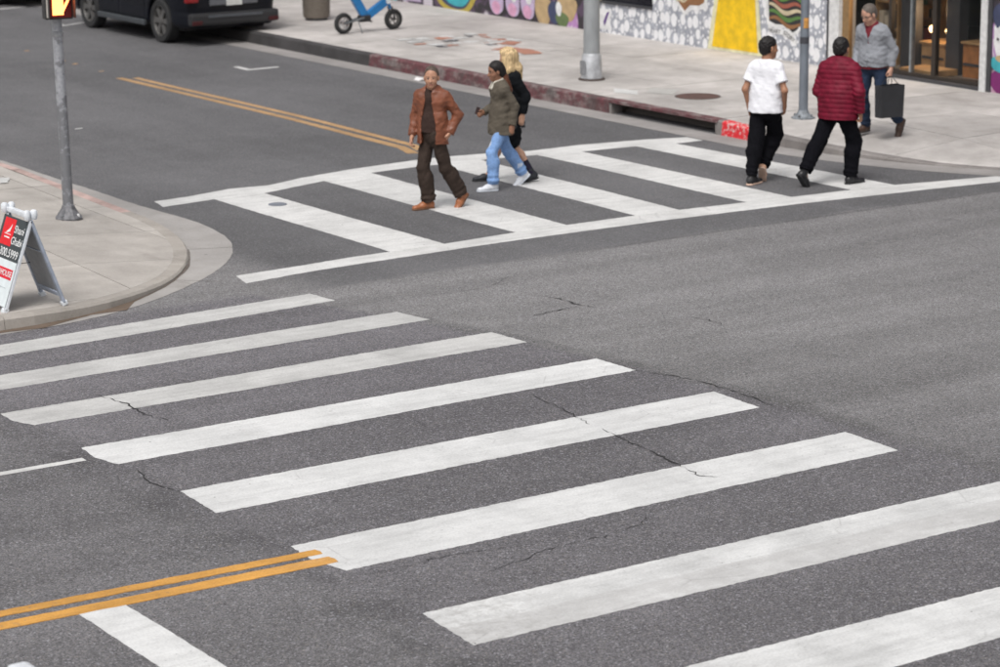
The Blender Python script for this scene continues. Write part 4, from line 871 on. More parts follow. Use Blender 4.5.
# ================================================================== A-FRAME SIGN
zf = .135
sg = empty('sandwich_board', (9.60, 22.46, zf), 0, 'white plastic sandwich board advertising an open house on the corner sidewalk', 'sign')
M_WPL = simple('white_plastic', (.66, .69, .73), .45, var=.08); M_GPL = simple('grey_blue_plastic', (.33, .37, .45), .5, var=.1); M_PNL = simple('grey_back_panel', (.25, .26, .275), .6)
AH, HX, WY = .86, .31, .56
def panel_m(s_):          # local: u across, v up, n outward; s_=-1 is the printed face
    up_ = Vector((-s_*HX, 0, AH)).normalized(); u = Vector((0, s_*1.0, 0)) if False else Vector((0, -1, 0)) if s_ < 0 else Vector((0, 1, 0)); nn = u.cross(up_)
    mt = Matrix((u, up_, nn)).transposed().to_4x4(); mt.translation = Vector((s_*HX, 0, 0)); return mt
PL = math.hypot(HX, AH)-.03
for s_, mm in ((-1, M_WPL), (1, M_GPL)):
    mt = panel_m(s_); o = None
    m = MB()
    for q in (-1, 1): m.box((q*(WY/2-.025), PL/2, -.012), (.05, PL, .030), bev=.006)
    m.box((0, .10, -.012), (WY-.1, .045, .04), bev=.008); m.box((0, PL-.09, -.012), (WY-.1, .05, .04), bev=.008)
    fr_ = m.build('leg_frame', mm, sg); fr_.matrix_local = mt
    m = MB(); m.box((0, PL/2, -.012), (WY-.1, PL-.2, .012)); p_ = m.build('panel', M_WPL if s_ < 0 else M_PNL, fr_)
    if s_ > 0: m = MB(); m.box((0, PL*.62, -.022), (WY-.1, .012, .006)); m.build('panel_rib', M_GPL, fr_)
    for q in (-1, 1): m = MB(); m.box((q*(WY/2-.03), .0, -.01), (.06, .05, .06), bev=.012); m.build('foot', M_WPL, fr_)
    if s_ < 0:
        def pr(name, x0, x1, y0_, y1_, mat, z): m = MB(); m.face([(x0, y0_, z), (x1, y0_, z), (x1, y1_, z), (x0, y1_, z)]); return m.build(name, mat, fr_)
        pr('poster', -.272, .272, .03, PL-.02, simple('poster_white', (.66, .72, .74), .4, var=.05), .0118)
        pr('dark_field', -.272, .272, .46, PL-.02, simple('poster_charcoal', (.045, .055, .06), .4), .0135)
        pr('red_field', -.22, .03, .585, PL-.04, simple('poster_red', (.70, .012, .02), .4), .015); pr('red_banner', -.24, .235, .285, .385, simple('banner_red', (.66, .015, .035), .4), .0135)
        T = lambda x, y, z=.0165: Matrix.Translation((x, y, z)); wt = simple('print_white', (.75, .76, .76), .4)
        word('name_lettering', 'Shani', .105, wt, fr_, T(.145, .755)); word('name_lettering', 'Ghabi', .105, wt, fr_, T(.145, .645)); word('number_lettering', '300.5999', .112, wt, fr_, T(.045, .52)); word('banner_lettering', 'OPEN', .078, wt, fr_, T(-.128, .335)); word('banner_lettering', 'HOUSE', .078, wt, fr_, T(.105, .335))
        m = MB(); m.face([(-.14, .70, .0165), (-.05, .72, .0165), (-.03, .80, .0165), (-.07, .75, .0165)]); m.face([(-.16, .69, .0165), (-.02, .69, .0165), (-.02, .697, .0165), (-.16, .697, .0165)]); m.face([(-.15, .655, .0165), (-.03, .655, .0165), (-.03, .668, .0165), (-.15, .668, .0165)]); m.build('logo_swoosh', wt, fr_)
        pr('fine_print', -.2, .18, .20, .206, simple('print_grey', (.4, .45, .47), .5), .0165)
m = MB(); m.box((0, 0, AH+.005), (.05, WY-.06, .05), bev=.012); m.build('carry_handle', M_WPL, sg)
for q in (-1, 1):
    for dx in (-.035, .035): m = MB(); m.lathe([(.0, -.05), (.026, -.045), (.034, -.02), (.034, .03), (.022, .045), (.0, .05)], 14, Matrix.Translation((dx, q*(WY/2-.02), AH+.02))); m.build('hinge_knob', M_WPL, sg, True)
m = MB(); m.tube([(-.2, .2, .33), (.2, .2, .33)], .004, 6); m.build('spreader_cord', M_PLAST, sg)
# litter: a scrap of paper in the gutter, twigs on the corner
m = MB(); m.face([(0, 0, .0), (.12, .02, .03), (.14, .12, .01), (.05, .15, .05), (-.03, .1, .01)]); m.face([(.05, .15, .05), (.14, .12, .01), (.16, .2, .02)]); o = m.build('paper_scrap', simple('paper_white', (.62, .6, .6), .7)); o.location = (21.5, 34.3, .008); tag(o, 'crumpled white paper scrap lying in the gutter below the red kerb', 'litter')
# ================================================================== PEOPLE
def vec(*a): return np.array(a, float)
def rotz(a): c, s = math.cos(a), math.sin(a); return np.array([[c, -s, 0], [s, c, 0], [0, 0, 1.]])
def rotx(a): c, s = math.cos(a), math.sin(a); return np.array([[1., 0, 0], [0, c, -s], [0, s, c]])
def unit(v): return v/max(np.linalg.norm(v), 1e-9)
def ik(a, b, l1, l2, pole):
    d = b-a; L = min(np.linalg.norm(d), (l1+l2)*.999); u = unit(d); b = a+u*L
    x = (l1*l1-l2*l2+L*L)/(2*L); h = math.sqrt(max(l1*l1-x*x, 0)); p = unit(pole-u*(pole@u)); return a+u*x+p*h, b
def cloth(name, col, rough=.85, scale=40, var=.10, bump=.25, sheen=0.):
    n = NT(name); f = n.noise(scale=scale, detail=3); b = n.noise(scale=5, detail=4, rough=.6)
    n.set(n.scale(col, n.step(b, .3, .7, 1-var, 1+var)*n.step(f, .25, .75, 1-var*.6, 1+var*.6)), rough, 0, .25 if max(col) > .03 else .10); n.bump(f*.35 + n.noise(n.mapv(n.co, (1, 1, .6)), 16, 4, .6, 1.2), min(1, bump*2.2), .012)
    if sheen: n.b.inputs['Sheen Weight'].default_value = sheen
    return n.m
def skin_mat(name, col):
    n = NT(name); f = n.noise(scale=22, detail=4); n.set(n.scale(col, n.step(f, .3, .7, .92, 1.08)), .5, 0, .35); return n.m
def hair_mat(name, col):
    n = NT(name); f = n.noise(n.mapv(n.co, (60, 60, 6)), 1, 3, .6); n.set(n.scale(col, n.step(f, .25, .75, .6, 1.45)), .5, 0, .3); n.bump(f, .9, .008); return n.m
M_EYEW = simple('eye_white', (.30, .24, .21), .4); M_IRIS = simple('iris', (.03, .02, .015), .25)

class Person:
    """local frame: x to the figure's right, y forward, z up; origin on the ground between the feet"""
    def __init__(p, label, H, loc, heading, ball_l, ball_r, yaw_l=0, yaw_r=0, pit_l=0, pit_r=0, lift_l=0, lift_r=0, drop=.03, lean=.03, side=0., twist=0., head=(0, 0, 0), wid=1., hip=1., sh=1., pelvis=(0, 0), arms=None, group=None):
        p.H, p.s, p.wid, p.hip = H, H/1.75, wid, hip; s = p.s; p.h = R(heading)
        p.root = empty('person', loc, p.h-R(90), label, 'person', group)
        W2L = rotz(-(p.h-R(90)))
        p.ball = [W2L @ (vec(b[0], b[1], loc[2])-vec(*loc)) for b in (ball_l, ball_r)]
        p.fr, p.ank = [], []
        for b, yw, pt, lf in zip(p.ball, (yaw_l, yaw_r), (pit_l, pit_r), (lift_l, lift_r)):
            M3 = rotz(R(yw)) @ rotx(R(-pt)); b[2] = .0+lf; p.fr.append(M3); p.ank.append(b+M3 @ vec(0, -.135*s, .082*s))
        zp = .935*s-drop; p.P = vec(pelvis[0], pelvis[1], zp)
        p.hips = [p.P+vec(q*.088*s*hip, 0, -.01) for q in (-1, 1)]
        p.knee = []
        for i in (0, 1):
            k_, a_ = ik(p.hips[i], p.ank[i], .425*s, .425*s, p.fr[i] @ vec(0, 1, .0)+vec(0, .35, 0)); p.knee.append(k_); p.ank[i] = a_
        up_ = unit(vec(math.sin(side), math.sin(lean), math.cos(lean))); p.up = up_; p.tw = R(twist); p.TR = rotz(p.tw); p.fwd = p.TR @ vec(0, 1, 0); p.rt = p.TR @ vec(1, 0, 0)
        p.S = p.P+up_*.485*s; p.shl = [p.S+p.TR @ vec(q*.156*s*sh*wid**.6, -.01, -.028*s) for q in (-1, 1)]
        p.HR = rotz(R(head[0])) @ rotx(R(head[1])) @ np.array(Matrix.Rotation(R(head[2]), 3, 'Y')); p.hs = s*1.07; p.hc = p.S+up_*.112*s+p.HR @ vec(0, .030, .088*s)
        p.el, p.wr, p.hd = [], [], []
        for i, a in enumerate(arms):      # wrist offset from shoulder (torso frame), elbow pole, curl, palm normal
            k_, w_ = ik(p.shl[i], p.shl[i]+p.TR @ (vec(*a[0])*s), .285*s, .25*s, p.TR @ vec(*a[1])); p.el.append(k_); p.wr.append(w_)
            p.hd.append((a[2], p.TR @ vec(*(a[3] if len(a) > 3 else ((1, 0, 0) if i == 0 else (-1, 0, 0)))), a[4] if len(a) > 4 else None))
    def vol(p, h, lo=None, hi=None, pad=.16):
        pts = np.array([p.P, p.S, p.hc+vec(0, 0, .14), *p.hips, *p.knee, *p.ank, *p.shl, *p.el, *p.wr]); a, b = pts.min(0)-pad, pts.max(0)+pad; a[2] = -.02; b[2] = p.hc[2]+.17
        if lo is not None: a[2] = lo
        if hi is not None: b[2] = hi
        return Vol(a, b, h)
    # ---------------------------------------------------------------- shapes
    def torso(p, v, o=0., hem=None, belly=0., flatq=.66, chest=1., waist=1.):
        s, w = p.s, p.wid; P, S, up_ = p.P, p.S, p.up; f = p.fwd; L = lambda t: P+up_*t*s
        v.cone(L(.06), L(.20), .158*s*w*p.hip**.5+o, .142*s*w*waist+o, .05, f, flatq+.05); v.cone(L(.18), L(.38), .142*s*w*waist+o, .165*s*w*chest+o, .05, f, flatq)
        v.cone(p.shl[0]*.8+S*.2-up_*.035*s, p.shl[1]*.8+S*.2-up_*.035*s, .058*s+o, .058*s+o, .06)
        for q in (0, 1): v.cone(S+up_*.028*s-f*.01, p.shl[q]*.85+S*.15, .050*s+o*.6, .042*s+o*.8, .05)
        v.cone(S-up_*.02*s, S+up_*.055*s, .075*s+o*.6, .052*s+o*.7, .05)
        if belly: v.ell(L(.12)+f*.05*s, (.13*s*w+o, .10*s+belly, .15*s), .06, np.column_stack([p.rt, f, up_]))
        if hem is not None: v.cone(L(.14), L(hem), .160*s*w*p.hip**.5+o, .172*s*max(w, 1)**.6*p.hip**.5+o*1.2, .04, vec(0, 1, 0)*.5+f*.5, flatq+.17)
    def arm(p, v, i, o=(.0, .0, .0), end=1.0, k=.03, start=None):
        s = p.s; a, e, w_ = p.shl[i], p.el[i], p.wr[i]
        v.cone(a, e, .050*s+o[0], .041*s+o[1], k); end_ = e+(w_-e)*end; v.cone(e, end_, .041*s+o[1], .041*s+(.027-.041)*s*end+o[2], k)
        return end_
    def leg(p, v, i, o=(.0, .0, .0), end=1., k=.03):
        s = p.s; h, kn, a = p.hips[i], p.knee[i], p.ank[i]
        v.cone(h+vec(0, 0, -.01), kn, .080*s*p.hip**.5+o[0], .052*s+o[1], k); e = kn+(a-kn)*end
        calf = kn+(a-kn)*.3-p.fr[i] @ vec(0, .012, 0); v.cone(kn, calf, .051*s+o[1], .053*s+(o[1]+o[2])/2, k); v.cone(calf, e, .052*s+(o[1]+o[2])/2, .036*s+o[2], k); return e
    def hand(p, v, i):
        s = p.s; curl, pn, dirn = p.hd[i]; w_ = p.wr[i]; d = unit(p.wr[i]-p.el[i]) if dirn is None else unit(p.TR @ vec(*dirn)); n = unit(pn-d*(pn@d)); sd = np.cross(d, n)
        if i == 0: sd = -sd               # sd points to the thumb side
        if (sd @ p.fwd) < 0: sd = -sd
        v.cone(w_-d*.02*s, w_+d*.03*s, .026*s, .030*s, .02, n, .75); v.cone(w_+d*.03*s, w_+d*.078*s, .036*s, .037*s, .02, n, .42)
        for j, (off, ln) in enumerate(((.029, .072), (.010, .080), (-.009, .075), (-.027, .058))):
            b = w_+d*.082*s+sd*off*s; q = d.copy()
            for kx, fr_ in enumerate((.45, .31, .24)):
                a = R(curl*(.75, 1.1, .8)[kx]); q = unit(q*math.cos(a)+n*math.sin(a)) if kx == 0 else unit(q*math.cos(a)+unit(n*(q@d)-d*(q@n))*math.sin(a))
                e = b+q*ln*fr_*1.0*s; v.cone(b, e, (.0098-.001*kx)*s, (.0088-.001*kx)*s, .005); b = e
        b = w_+d*.022*s+sd*.026*s+n*.008*s; q = unit(d*.75+sd*.55+n*.25); e = b+q*.042*s; v.cone(b, e, .014*s, .011*s, .012); q2 = unit(d*.9+n*.45+sd*.02); v.cone(e, e+q2*.032*s, .0105*s, .009*s, .006)
    def headshape(p, v):
        s = p.hs; c = p.hc; T = p.HR; L = lambda x, y, z: c+T @ (vec(x, y, z)*s)
        v.ell(L(0, -.012, .035), vec(.076, .096, .086)*s, .02, T); v.ell(L(0, .028, -.045), vec(.058, .062, .072)*s, .035, T); v.ell(L(0, .058, -.096), vec(.026, .024, .020)*s, .03, T)
        v.cone(L(-.042, .055, .016), L(.042, .055, .016), .020*s, .020*s, .02); v.cone(L(-.046, .045, -.035), L(-.03, .058, -.03), .018*s, .018*s, .03); v.cone(L(.046, .045, -.035), L(.03, .058, -.03), .018*s, .018*s, .03)
        for q in (-1, 1): v.ell(L(q*.031, .094, .0), vec(.017, .012, .010)*s, .010, T, sub=True); v.ell(L(q*.079, -.006, -.012), vec(.010, .020, .033)*s, .008, T)
        v.cone(L(0, .083, .006), L(0, .104, -.032), .0075*s, .0125*s, .010); v.ell(L(0, .093, -.036), vec(.018, .012, .009)*s, .008, T)
        v.ell(L(0, .082, -.062), vec(.026, .010, .006)*s, .006, T); v.ell(L(0, .081, -.073), vec(.022, .010, .007)*s, .006, T)
        v.cone(p.S-p.up*.02*s, L(0, -.022, -.055), .060*s, .054*s, .03)
    def face_zone(p, brow=True):
        s, c, T = p.hs, p.hc, p.HR
        def zone(Q):
            l = (Q-c) @ T/s; z = np.zeros(len(Q)); f = l[:, 1] > .06
            ex = np.abs(np.abs(l[:, 0])-.031); z[f & (ex < .012) & (np.abs(l[:, 2]-.0) < .005)] = 2
            z[f & (ex < .006) & (np.abs(l[:, 2]-.0) < .007)] = 3
            if brow: z[f & (ex < .019) & (np.abs(l[:, 2]-.019) < .006) & (l[:, 1] < .098)] = 4
            z[f & (np.abs(l[:, 0]) < .024) & (np.abs(l[:, 2]+.068) < .008)] = 1
            return z
        return zone
    def body(p, skin, lips, hairc, arms=True, legs=True):
        v = p.vol(.0072); p.torso(v, -.02); p.headshape(v)
        for i in (0, 1):
            p.arm(v, i, (-.006, -.006, -.003)); p.hand(v, i); p.leg(v, i, (-.01, -.006, -.002)); f = p.fr[i]; b = p.ball[i]; v.cone(p.ank[i], b+f @ vec(0, .02, .03), .03*p.s, .024*p.s, .02)
        return v.build('body', [skin, lips, M_EYEW, M_IRIS, hairc], p.root, p.face_zone())
    def shoe(p, i, upper, solem, high=.0, sz=1.):
        s = p.s*sz; f = p.fr[i]; b = p.ball[i]; L = lambda y, z, x=0.: b+f @ (vec(x, y, z)*s); lo = np.minimum(L(-.2, 0), L(.1, 0))-.11; hi = np.maximum(L(-.2, .1), L(.1, .1))+.11+vec(0, 0, high)
        v = Vol(lo, hi, .006); upv = f @ vec(0, 0, 1); nx = f @ vec(1, 0, 0)
        v.cone(L(-.165, .05), L(-.05, .05), .040*s, .042*s, .02, upv, 1.15); v.cone(L(-.05, .042), L(.055, .03), .043*s, .041*s, .03, upv, .75); v.cone(L(-.15, .06), p.ank[i]+unit(p.knee[i]-p.ank[i])*(.02+high)*s, .042*s, .043*s+high*.1, .03)
        v.plane(L(0, .016), -upv, .004); sh_ = v.build('shoe', upper, p.root)
        v = Vol(lo, hi, .006); v.cone(L(-.168, .0), L(-.05, .0), .043*s, .043*s, .01, upv, 2.); v.cone(L(-.05, .0), L(.058, .0), .046*s, .044*s, .01, upv, 2.); v.plane(L(0, .022), upv, .003); v.plane(L(0, .0015), -upv, .003); v.build('sole', solem, sh_); return sh_
    def trousers(p, mat, o=(.018, .018, .035), seed=1, amp=.006, top=.14, end=.97, name='trousers'):
        v = p.vol(.009, hi=p.P[2]+.2*p.s)
        a, b = p.P+p.up*.0-vec(.034, 0, 0)*p.s, p.P+p.up*.0+vec(.034, 0, 0)*p.s
        v.cone(a, b, .118*p.s*p.hip**.5+min(o[0], .022), .118*p.s*p.hip**.5+min(o[0], .022), .04, vec(0, 1, 0), .86); v.cone(p.P, p.P+p.up*top*p.s, .142*p.s*p.hip**.5*p.wid**.5, .136*p.s*p.wid, .05, vec(0, 1, 0), .70)
        for i in (0, 1):
            q = v.like(); e = p.leg(q, i, o, end, .03); dn = unit(p.ank[i]-p.knee[i]); X, Y, Z = q.grid()
            lowc = ((X-e[0])*dn[0]+(Y-e[1])*dn[1]+(Z-e[2])*dn[2]); near = np.exp(-((lowc+.05)/.07)**2)
            q.d = q.d+(-.006*near*np.sin(lowc*95+3*X)).astype(np.float32); q.d = smax(q.d, lowc.astype(np.float32), .004); v.union(q, .035)
        v.plane(p.P+p.up*top*p.s, p.up, .006); v.disp(lambda X, Y, Z: amp*fold(X, Y, Z*.8, 34, seed)+amp*.5*fold(X, Y, Z, 75, seed+9))
        return v.build(name, mat, p.root)
    def top(p, mat, o=.02, so=(.02, .018, .02), hem=-.06, end=.97, seed=2, amp=.006, name='jacket', belly=0., extra=None, collar=.0, quilt=None, chest=1., waist=1., h=.009, cuts=None):
        v = p.vol(h, lo=p.P[2]+hem*p.s-.12); p.torso(v, o, hem, belly, chest=chest, waist=waist)
        if quilt: v.disp(lambda X, Y, Z: -quilt[1]*np.abs(np.sin(np.pi*(Z+.12*(Y*p.fwd[1]+X*p.fwd[0]))/quilt[0]))**.7+quilt[1]*.6)
        for i in (0, 1):
            if end == 0: continue
            q = v.like()
            if end < .0:                              # short sleeve, part of the upper arm
                e = p.shl[i]+(p.el[i]-p.shl[i])*(-end); q.cone(p.shl[i], e, .050*p.s+so[0], .050*p.s+so[2], .02); dn = unit(p.el[i]-p.shl[i])
            else: e = p.arm(q, i, so, end); dn = unit(p.wr[i]-p.el[i])
            X, Y, Z = q.grid()
            if quilt: q.d = q.d-(quilt[1]*np.abs(np.sin(np.pi*(Z+.25*X)/quilt[0]))**.7-quilt[1]*.6).astype(np.float32)
            lowc = ((X-e[0])*dn[0]+(Y-e[1])*dn[1]+(Z-e[2])*dn[2]).astype(np.float32); cap = np.maximum(lowc, ((X-p.el[i][0])**2+(Y-p.el[i][1])**2+(Z-p.el[i][2])**2 > 99).astype(np.float32))
            near = np.sqrt((X-e[0])**2+(Y-e[1])**2+(Z-e[2])**2)
            q.d = np.where(near < .13, smax(q.d, lowc, .004), q.d); v.union(q, .022)
        v.plane(p.P+p.up*hem*p.s, -unit(p.up*.9+vec(0, 0, .3)), .006)
        v.plane(p.S+p.up*(.06+collar)*p.s+p.fwd*.0, unit(p.up+p.fwd*.25), .005)
        if cuts: cuts(v)
        v.disp(lambda X, Y, Z: amp*fold(X, Y, Z, 30, seed)+amp*.6*fold(X, Y, Z*1.4, 62, seed+5))
        return v.build(name, mat, p.root)
    def loc(p, X, Y, Z):                             # torso frame coordinates of the grid
        x, y, z = X-p.P[0], Y-p.P[1], Z-p.P[2]; y2 = y-z*p.up[1]/p.up[2]; x2 = x-z*p.up[0]/p.up[2]
        return x2*p.rt[0]+y2*p.rt[1]+0*z, x2*p.fwd[0]+y2*p.fwd[1]+0*z, z+0*x+0*y
    def hair(p, mat, kind='short', seed=3, thick=1., name='hair', recede=0.):
        s, c, T = p.hs, p.hc, p.HR; L = lambda x, y, z: c+T @ (vec(x, y, z)*s); v = Vol(c-vec(.26, .26, .5 if kind == 'long' else .2), c+vec(.26, .26, .2), .0065)
        if kind == 'thin': v.ell(L(0, -.022, .012), vec(.0795, .092, .074)*s, .01, T)
        else: v.ell(L(0, -.020, .040), vec(.083, .102, .092)*s*thick, .02, T); v.ell(L(0, -.05, -.01), vec(.074, .066, .075)*s, .03, T)
        if kind in ('short', 'thin'):
            v.plane(L(0, .052-recede, .055+recede*.6), T @ vec(0, .86, -.5), .01); v.plane(L(0, -.04, -.072), T @ vec(0, .35, -1), .01)
            for q in (-1, 1): v.ell(L(q*.085, .004, -.012), vec(.02, .026, .04)*s, .006, T, sub=True)
            if kind == 'thin': v.plane(L(0, .005, .062), T @ vec(0, .55, 1), .012)
        elif kind == 'bun': v.plane(L(0, .064, .05), T @ vec(0, .83, -.56), .01)
        elif kind == 'long': v.plane(L(0, .055, .05), T @ vec(0, .86, -.5), .01)
        return v
def finish_hair(v, mat, p, name='hair', amp=.004, f=70, seed=4, stretch=.3): v.disp(lambda X, Y, Z: amp*fold(X, Y, Z*stretch, f, seed)+amp*.6*fold(X, Y, Z*stretch, f*1.9, seed+3)); return v.build(name, mat, p.root)

# ---- man in tan leather jacket, walking towards the camera
lips = simple('lip', (.32, .12, .09), .5)
sk1 = skin_mat('skin_tan', (.44, .235, .155)); greyh = hair_mat('grey_stubble_hair', (.085, .062, .05))
p = Person('person in tan leather jacket, dark sweater and dark brown trousers crossing', 1.67, (15.82, 24.85, 0), 185, (16.06, 24.77), (15.59, 24.90), yaw_l=6, yaw_r=-8, pit_l=46, drop=.008, lean=.0, twist=34, head=(46, -4, 0), wid=1.0, hip=1.0, pelvis=(.0, .07),
           arms=[((-.06, .03, -.45), (-.9, -.7, 0), 60, (1, 0, 0), (.45, .1, -.8)), ((.09, .06, -.50), (.35, -1, 0), 42)])
p.body(sk1, lips, greyh); finish_hair(p.hair(greyh, 'short', thick=.985, recede=.008), greyh, p, amp=.002)
for i in (0, 1): p.shoe(i, simple('tan_shoe_leather', (.33, .12, .05), .4), simple('tan_sole', (.16, .08, .045), .7))
p.trousers(cloth('dark_brown_wool', (.040, .027, .021), .85), (.014, .026, .050), 11, .006)
p.top(cloth('espresso_knit', (.038, .022, .018), .9), .006, (.0, .0, .0), .02, 0, 5, .004, 'sweater', collar=.035, belly=.0)
leather = NT('tan_leather'); f_ = leather.noise(scale=9, detail=4); leather.set(leather.scale((.185, .062, .032), leather.step(f_, .3, .7, .78, 1.2)), .42, 0, .4); leather.bump(leather.noise(scale=30, detail=4, rough=.6), .4, .006)
def open_front(v):
    X, Y, Z = v.grid(); x, y, z = p.loc(X, Y, Z); wdt = .040+.050*np.clip((.42*p.s-z)/(.30*p.s), 0, 1); g_ = np.maximum(np.abs(x-.012)-wdt, -y); v.d = smax(v.d, -g_.astype(np.float32), .008)
p.top(leather.m, .024, (.022, .018, .020), -.115, .96, 7, .008, 'leather_jacket', collar=.045, cuts=open_front, waist=1.06)

# ---- person in olive jacket and ripped jeans
sk2 = skin_mat('skin_brown', (.27, .135, .085)); blk = hair_mat('black_hair', (.012, .010, .010)); red_br = hair_mat('auburn_hair', (.10, .035, .018))
p = Person('person in olive jacket and light ripped jeans with white shoes crossing', 1.58, (17.14, 25.51, 0), 172, (16.85, 25.45), (17.46, 25.59), yaw_l=-4, yaw_r=0, pit_r=38, drop=.03, lean=.03, twist=-6, head=(-6, -10, 0), wid=.86, hip=1.04,
           arms=[((-.045, -.10, -.49), (0, -1, 0), 30, (1, 0, 0)), ((.0, .19, -.34), (.5, -.8, -.4), 60, (-1, 0, 0))])
p.body(sk2, lips, blk)
v = p.hair(blk, 'bun'); L = lambda x, y, z: p.hc+p.HR @ vec(x, y, z); v.cone(L(0, -.07, -.02), L(0, -.09, -.10), .06, .05, .03); finish_hair(v, blk, p, amp=.003)
v = Vol(p.S-vec(.2, .3, .3), p.S+vec(.2, .2, .2), .007); b0 = p.hc+p.HR @ vec(-.02, -.095, -.09); v.cone(b0, b0+vec(-.02, -.05, -.16), .045, .035, .02); v.cone(b0+vec(-.02, -.05, -.16), b0+vec(-.03, -.03, -.30), .035, .012, .02); finish_hair(v, red_br, p, 'long_hair_end', .006, 90)
whs = simple('white_shoe', (.68, .70, .74), .5)
for i in (0, 1): p.shoe(i, whs, simple('white_sole', (.62, .66, .72), .6))
jn = NT('light_denim'); f_ = jn.noise(scale=6, detail=4); jn.set(jn.mix(jn.step(f_, .62, .70), jn.scale((.20, .34, .62), jn.step(jn.noise(scale=45), .2, .8, .85, 1.12)), (.55, .60, .68)), .85); jn.bump(jn.noise(scale=120), .2, .003)
p.trousers(jn.m, (.006, .018, .036), 21, .006)
v = p.vol(.007, lo=p.S[2]-.2); v.cone(p.S+p.up*.03, p.S+p.up*.078, .076, .064, .01)
for q in (-1, 1): v.cone(p.S+p.up*.05+p.fwd*.055+p.rt*q*.035, p.S-p.up*.03+p.fwd*.112+p.rt*q*.030, .020, .013, .01)
v.plane(p.S+p.up*.085, p.up+p.fwd*.35, .004); v.build('fleece_collar', simple('cream_fleece', (.55, .52, .45), .95), p.root)
def open_front(v):
    X, Y, Z = v.grid(); x, y, z = p.loc(X, Y, Z); wdt = .004+.035*np.clip((z-.38*p.s)/(.10*p.s), 0, 1); g_ = np.maximum(np.abs(x)-wdt, -y); v.d = smax(v.d, -g_.astype(np.float32), .008)
p.top(cloth('olive_canvas', (.10, .085, .066), .85), .030, (.020, .019, .022), -.16, .98, 31, .006, 'jacket', collar=.02, cuts=open_front, waist=1.06)
m = MB(); m.box((0, 0, 0), (.010, .05, .09), bev=.004); ph = m.build('phone_case', simple('phone_case', (.05, .03, .03), .4)); hw_ = p.root.matrix_basis @ Vector(tuple(p.wr[1]+p.TR @ vec(-.035, .085, .03))); ph.location = hw_; ph.rotation_euler = (R(20), 0, p.h-R(90)); ph.name = 'phone'; tag(ph, 'dark phone held up by the person in olive jacket', 'phone')

# ---- long blond hair, black jacket, behind
sk3 = skin_mat('skin_fair', (.50, .29, .20)); blond = hair_mat('blond_hair', (.52, .38, .21)); blackc = cloth('black_cloth', (.008, .009, .011), .9)
p = Person('person with long blond hair in black jacket and shorts with dark boots', 1.66, (17.42, 25.93, 0), 160, (17.60, 25.70), (17.22, 26.10), yaw_l=0, yaw_r=0, pit_l=12, drop=.03, lean=.03, twist=-4, head=(-16, -8, 0), wid=.94, hip=1.0, pelvis=(-.01, -.15),
           arms=[((-.03, -.10, -.49), (0, -1, 0), 30), ((.03, .05, -.50), (0, -1, 0), 30)])
p.body(sk3, lips, blond)
v = p.hair(blond, 'long', thick=1.10); L = lambda x, y, z: p.hc+p.HR @ vec(x, y, z)
for q, dx in ((-1, .0), (1, .0), (0, 0)):
    a = L(q*.066, -.02 if q else -.07, .02); b = L(q*.092, -.02 if q else -.10, -.13); c_ = L(q*.08, -.05 if q else -.115, -.29); v.cone(a, b, .050, .058, .03); v.cone(b, c_, .058, .03, .03)
    if q: v.cone(L(q*.066, .03, .045), L(q*.083, .045, -.08), .026, .034, .03)
finish_hair(v, blond, p, amp=.011, f=85, stretch=.28)
for i in (0, 1): p.shoe(i, simple('black_boot', (.014, .016, .022), .6), simple('black_sole', (.012, .012, .014), .7), .05)
for i in (0, 1):
    v = p.vol(.008, hi=p.knee[i][2]); k_, a_ = p.knee[i], p.ank[i]; v.cone(k_+(a_-k_)*.45, a_, .054*p.s, .045*p.s, .01); dn = unit(a_-k_); v.plane(k_+(a_-k_)*.52, -dn, .003); v.build('sock', cloth('navy_sock', (.02, .016, .032), .9), p.root)
p.trousers(blackc, (.022, .026, .03), 41, .005, end=.02, name='shorts')
pat = NT('patterned_cloth'); q_ = pat.voro(scale=26, out='Distance'); pat.set(pat.mix(pat.step(q_, .30, .42), (.42, .40, .38), (.03, .03, .035)), .85)
p.top(pat.m, .018, (.0, .0, .0), -.20, 0, 44, .006, 'blouse', collar=-.02); p.top(blackc, .026, (.024, .022, .024), -.02, .90, 45, .007, 'jacket', collar=.01, waist=1.05)

# ---- man in white T-shirt
sk4 = skin_mat('skin_olive', (.33, .165, .10)); dkh = hair_mat('near_black_hair', (.012, .010, .010))
p = Person('person in white T-shirt and loose black trousers seen from behind', 1.79, (19.90, 23.96, 0), 14, (19.84, 23.95), (19.99, 24.02), yaw_l=6, yaw_r=30, pit_l=0, pit_r=52, lift_r=.02, drop=.02, lean=.01, twist=14, head=(-24, -2, 0), wid=.95, hip=1.08, pelvis=(.02, .06), sh=.98,
           arms=[((-.06, .0, -.49), (-.5, -1, 0), 35), ((.065, .07, -.46), (.8, -1, 0), 40)])
p.body(sk4, lips, dkh); finish_hair(p.hair(dkh, 'short', thick=1.02), dkh, p, amp=.007, f=95, stretch=1.)
san = simple('tan_sandal', (.62, .36, .24), .6)
for i in (0, 1): p.shoe(i, simple('black_shoe', (.02, .02, .022), .6) if i == 0 else san, simple('pale_sole', (.66, .46, .36), .6))
p.trousers(cloth('black_jersey', (.005, .005, .007), .9), (.020, .044, .034), 51, .008, top=.10)
p.top(cloth('white_cotton', (.74, .74, .78), .9, bump=.15, var=.04), .033, (.018, .020, .026), -.07, -.66, 52, .0045, 't_shirt', waist=1.18, belly=.02)

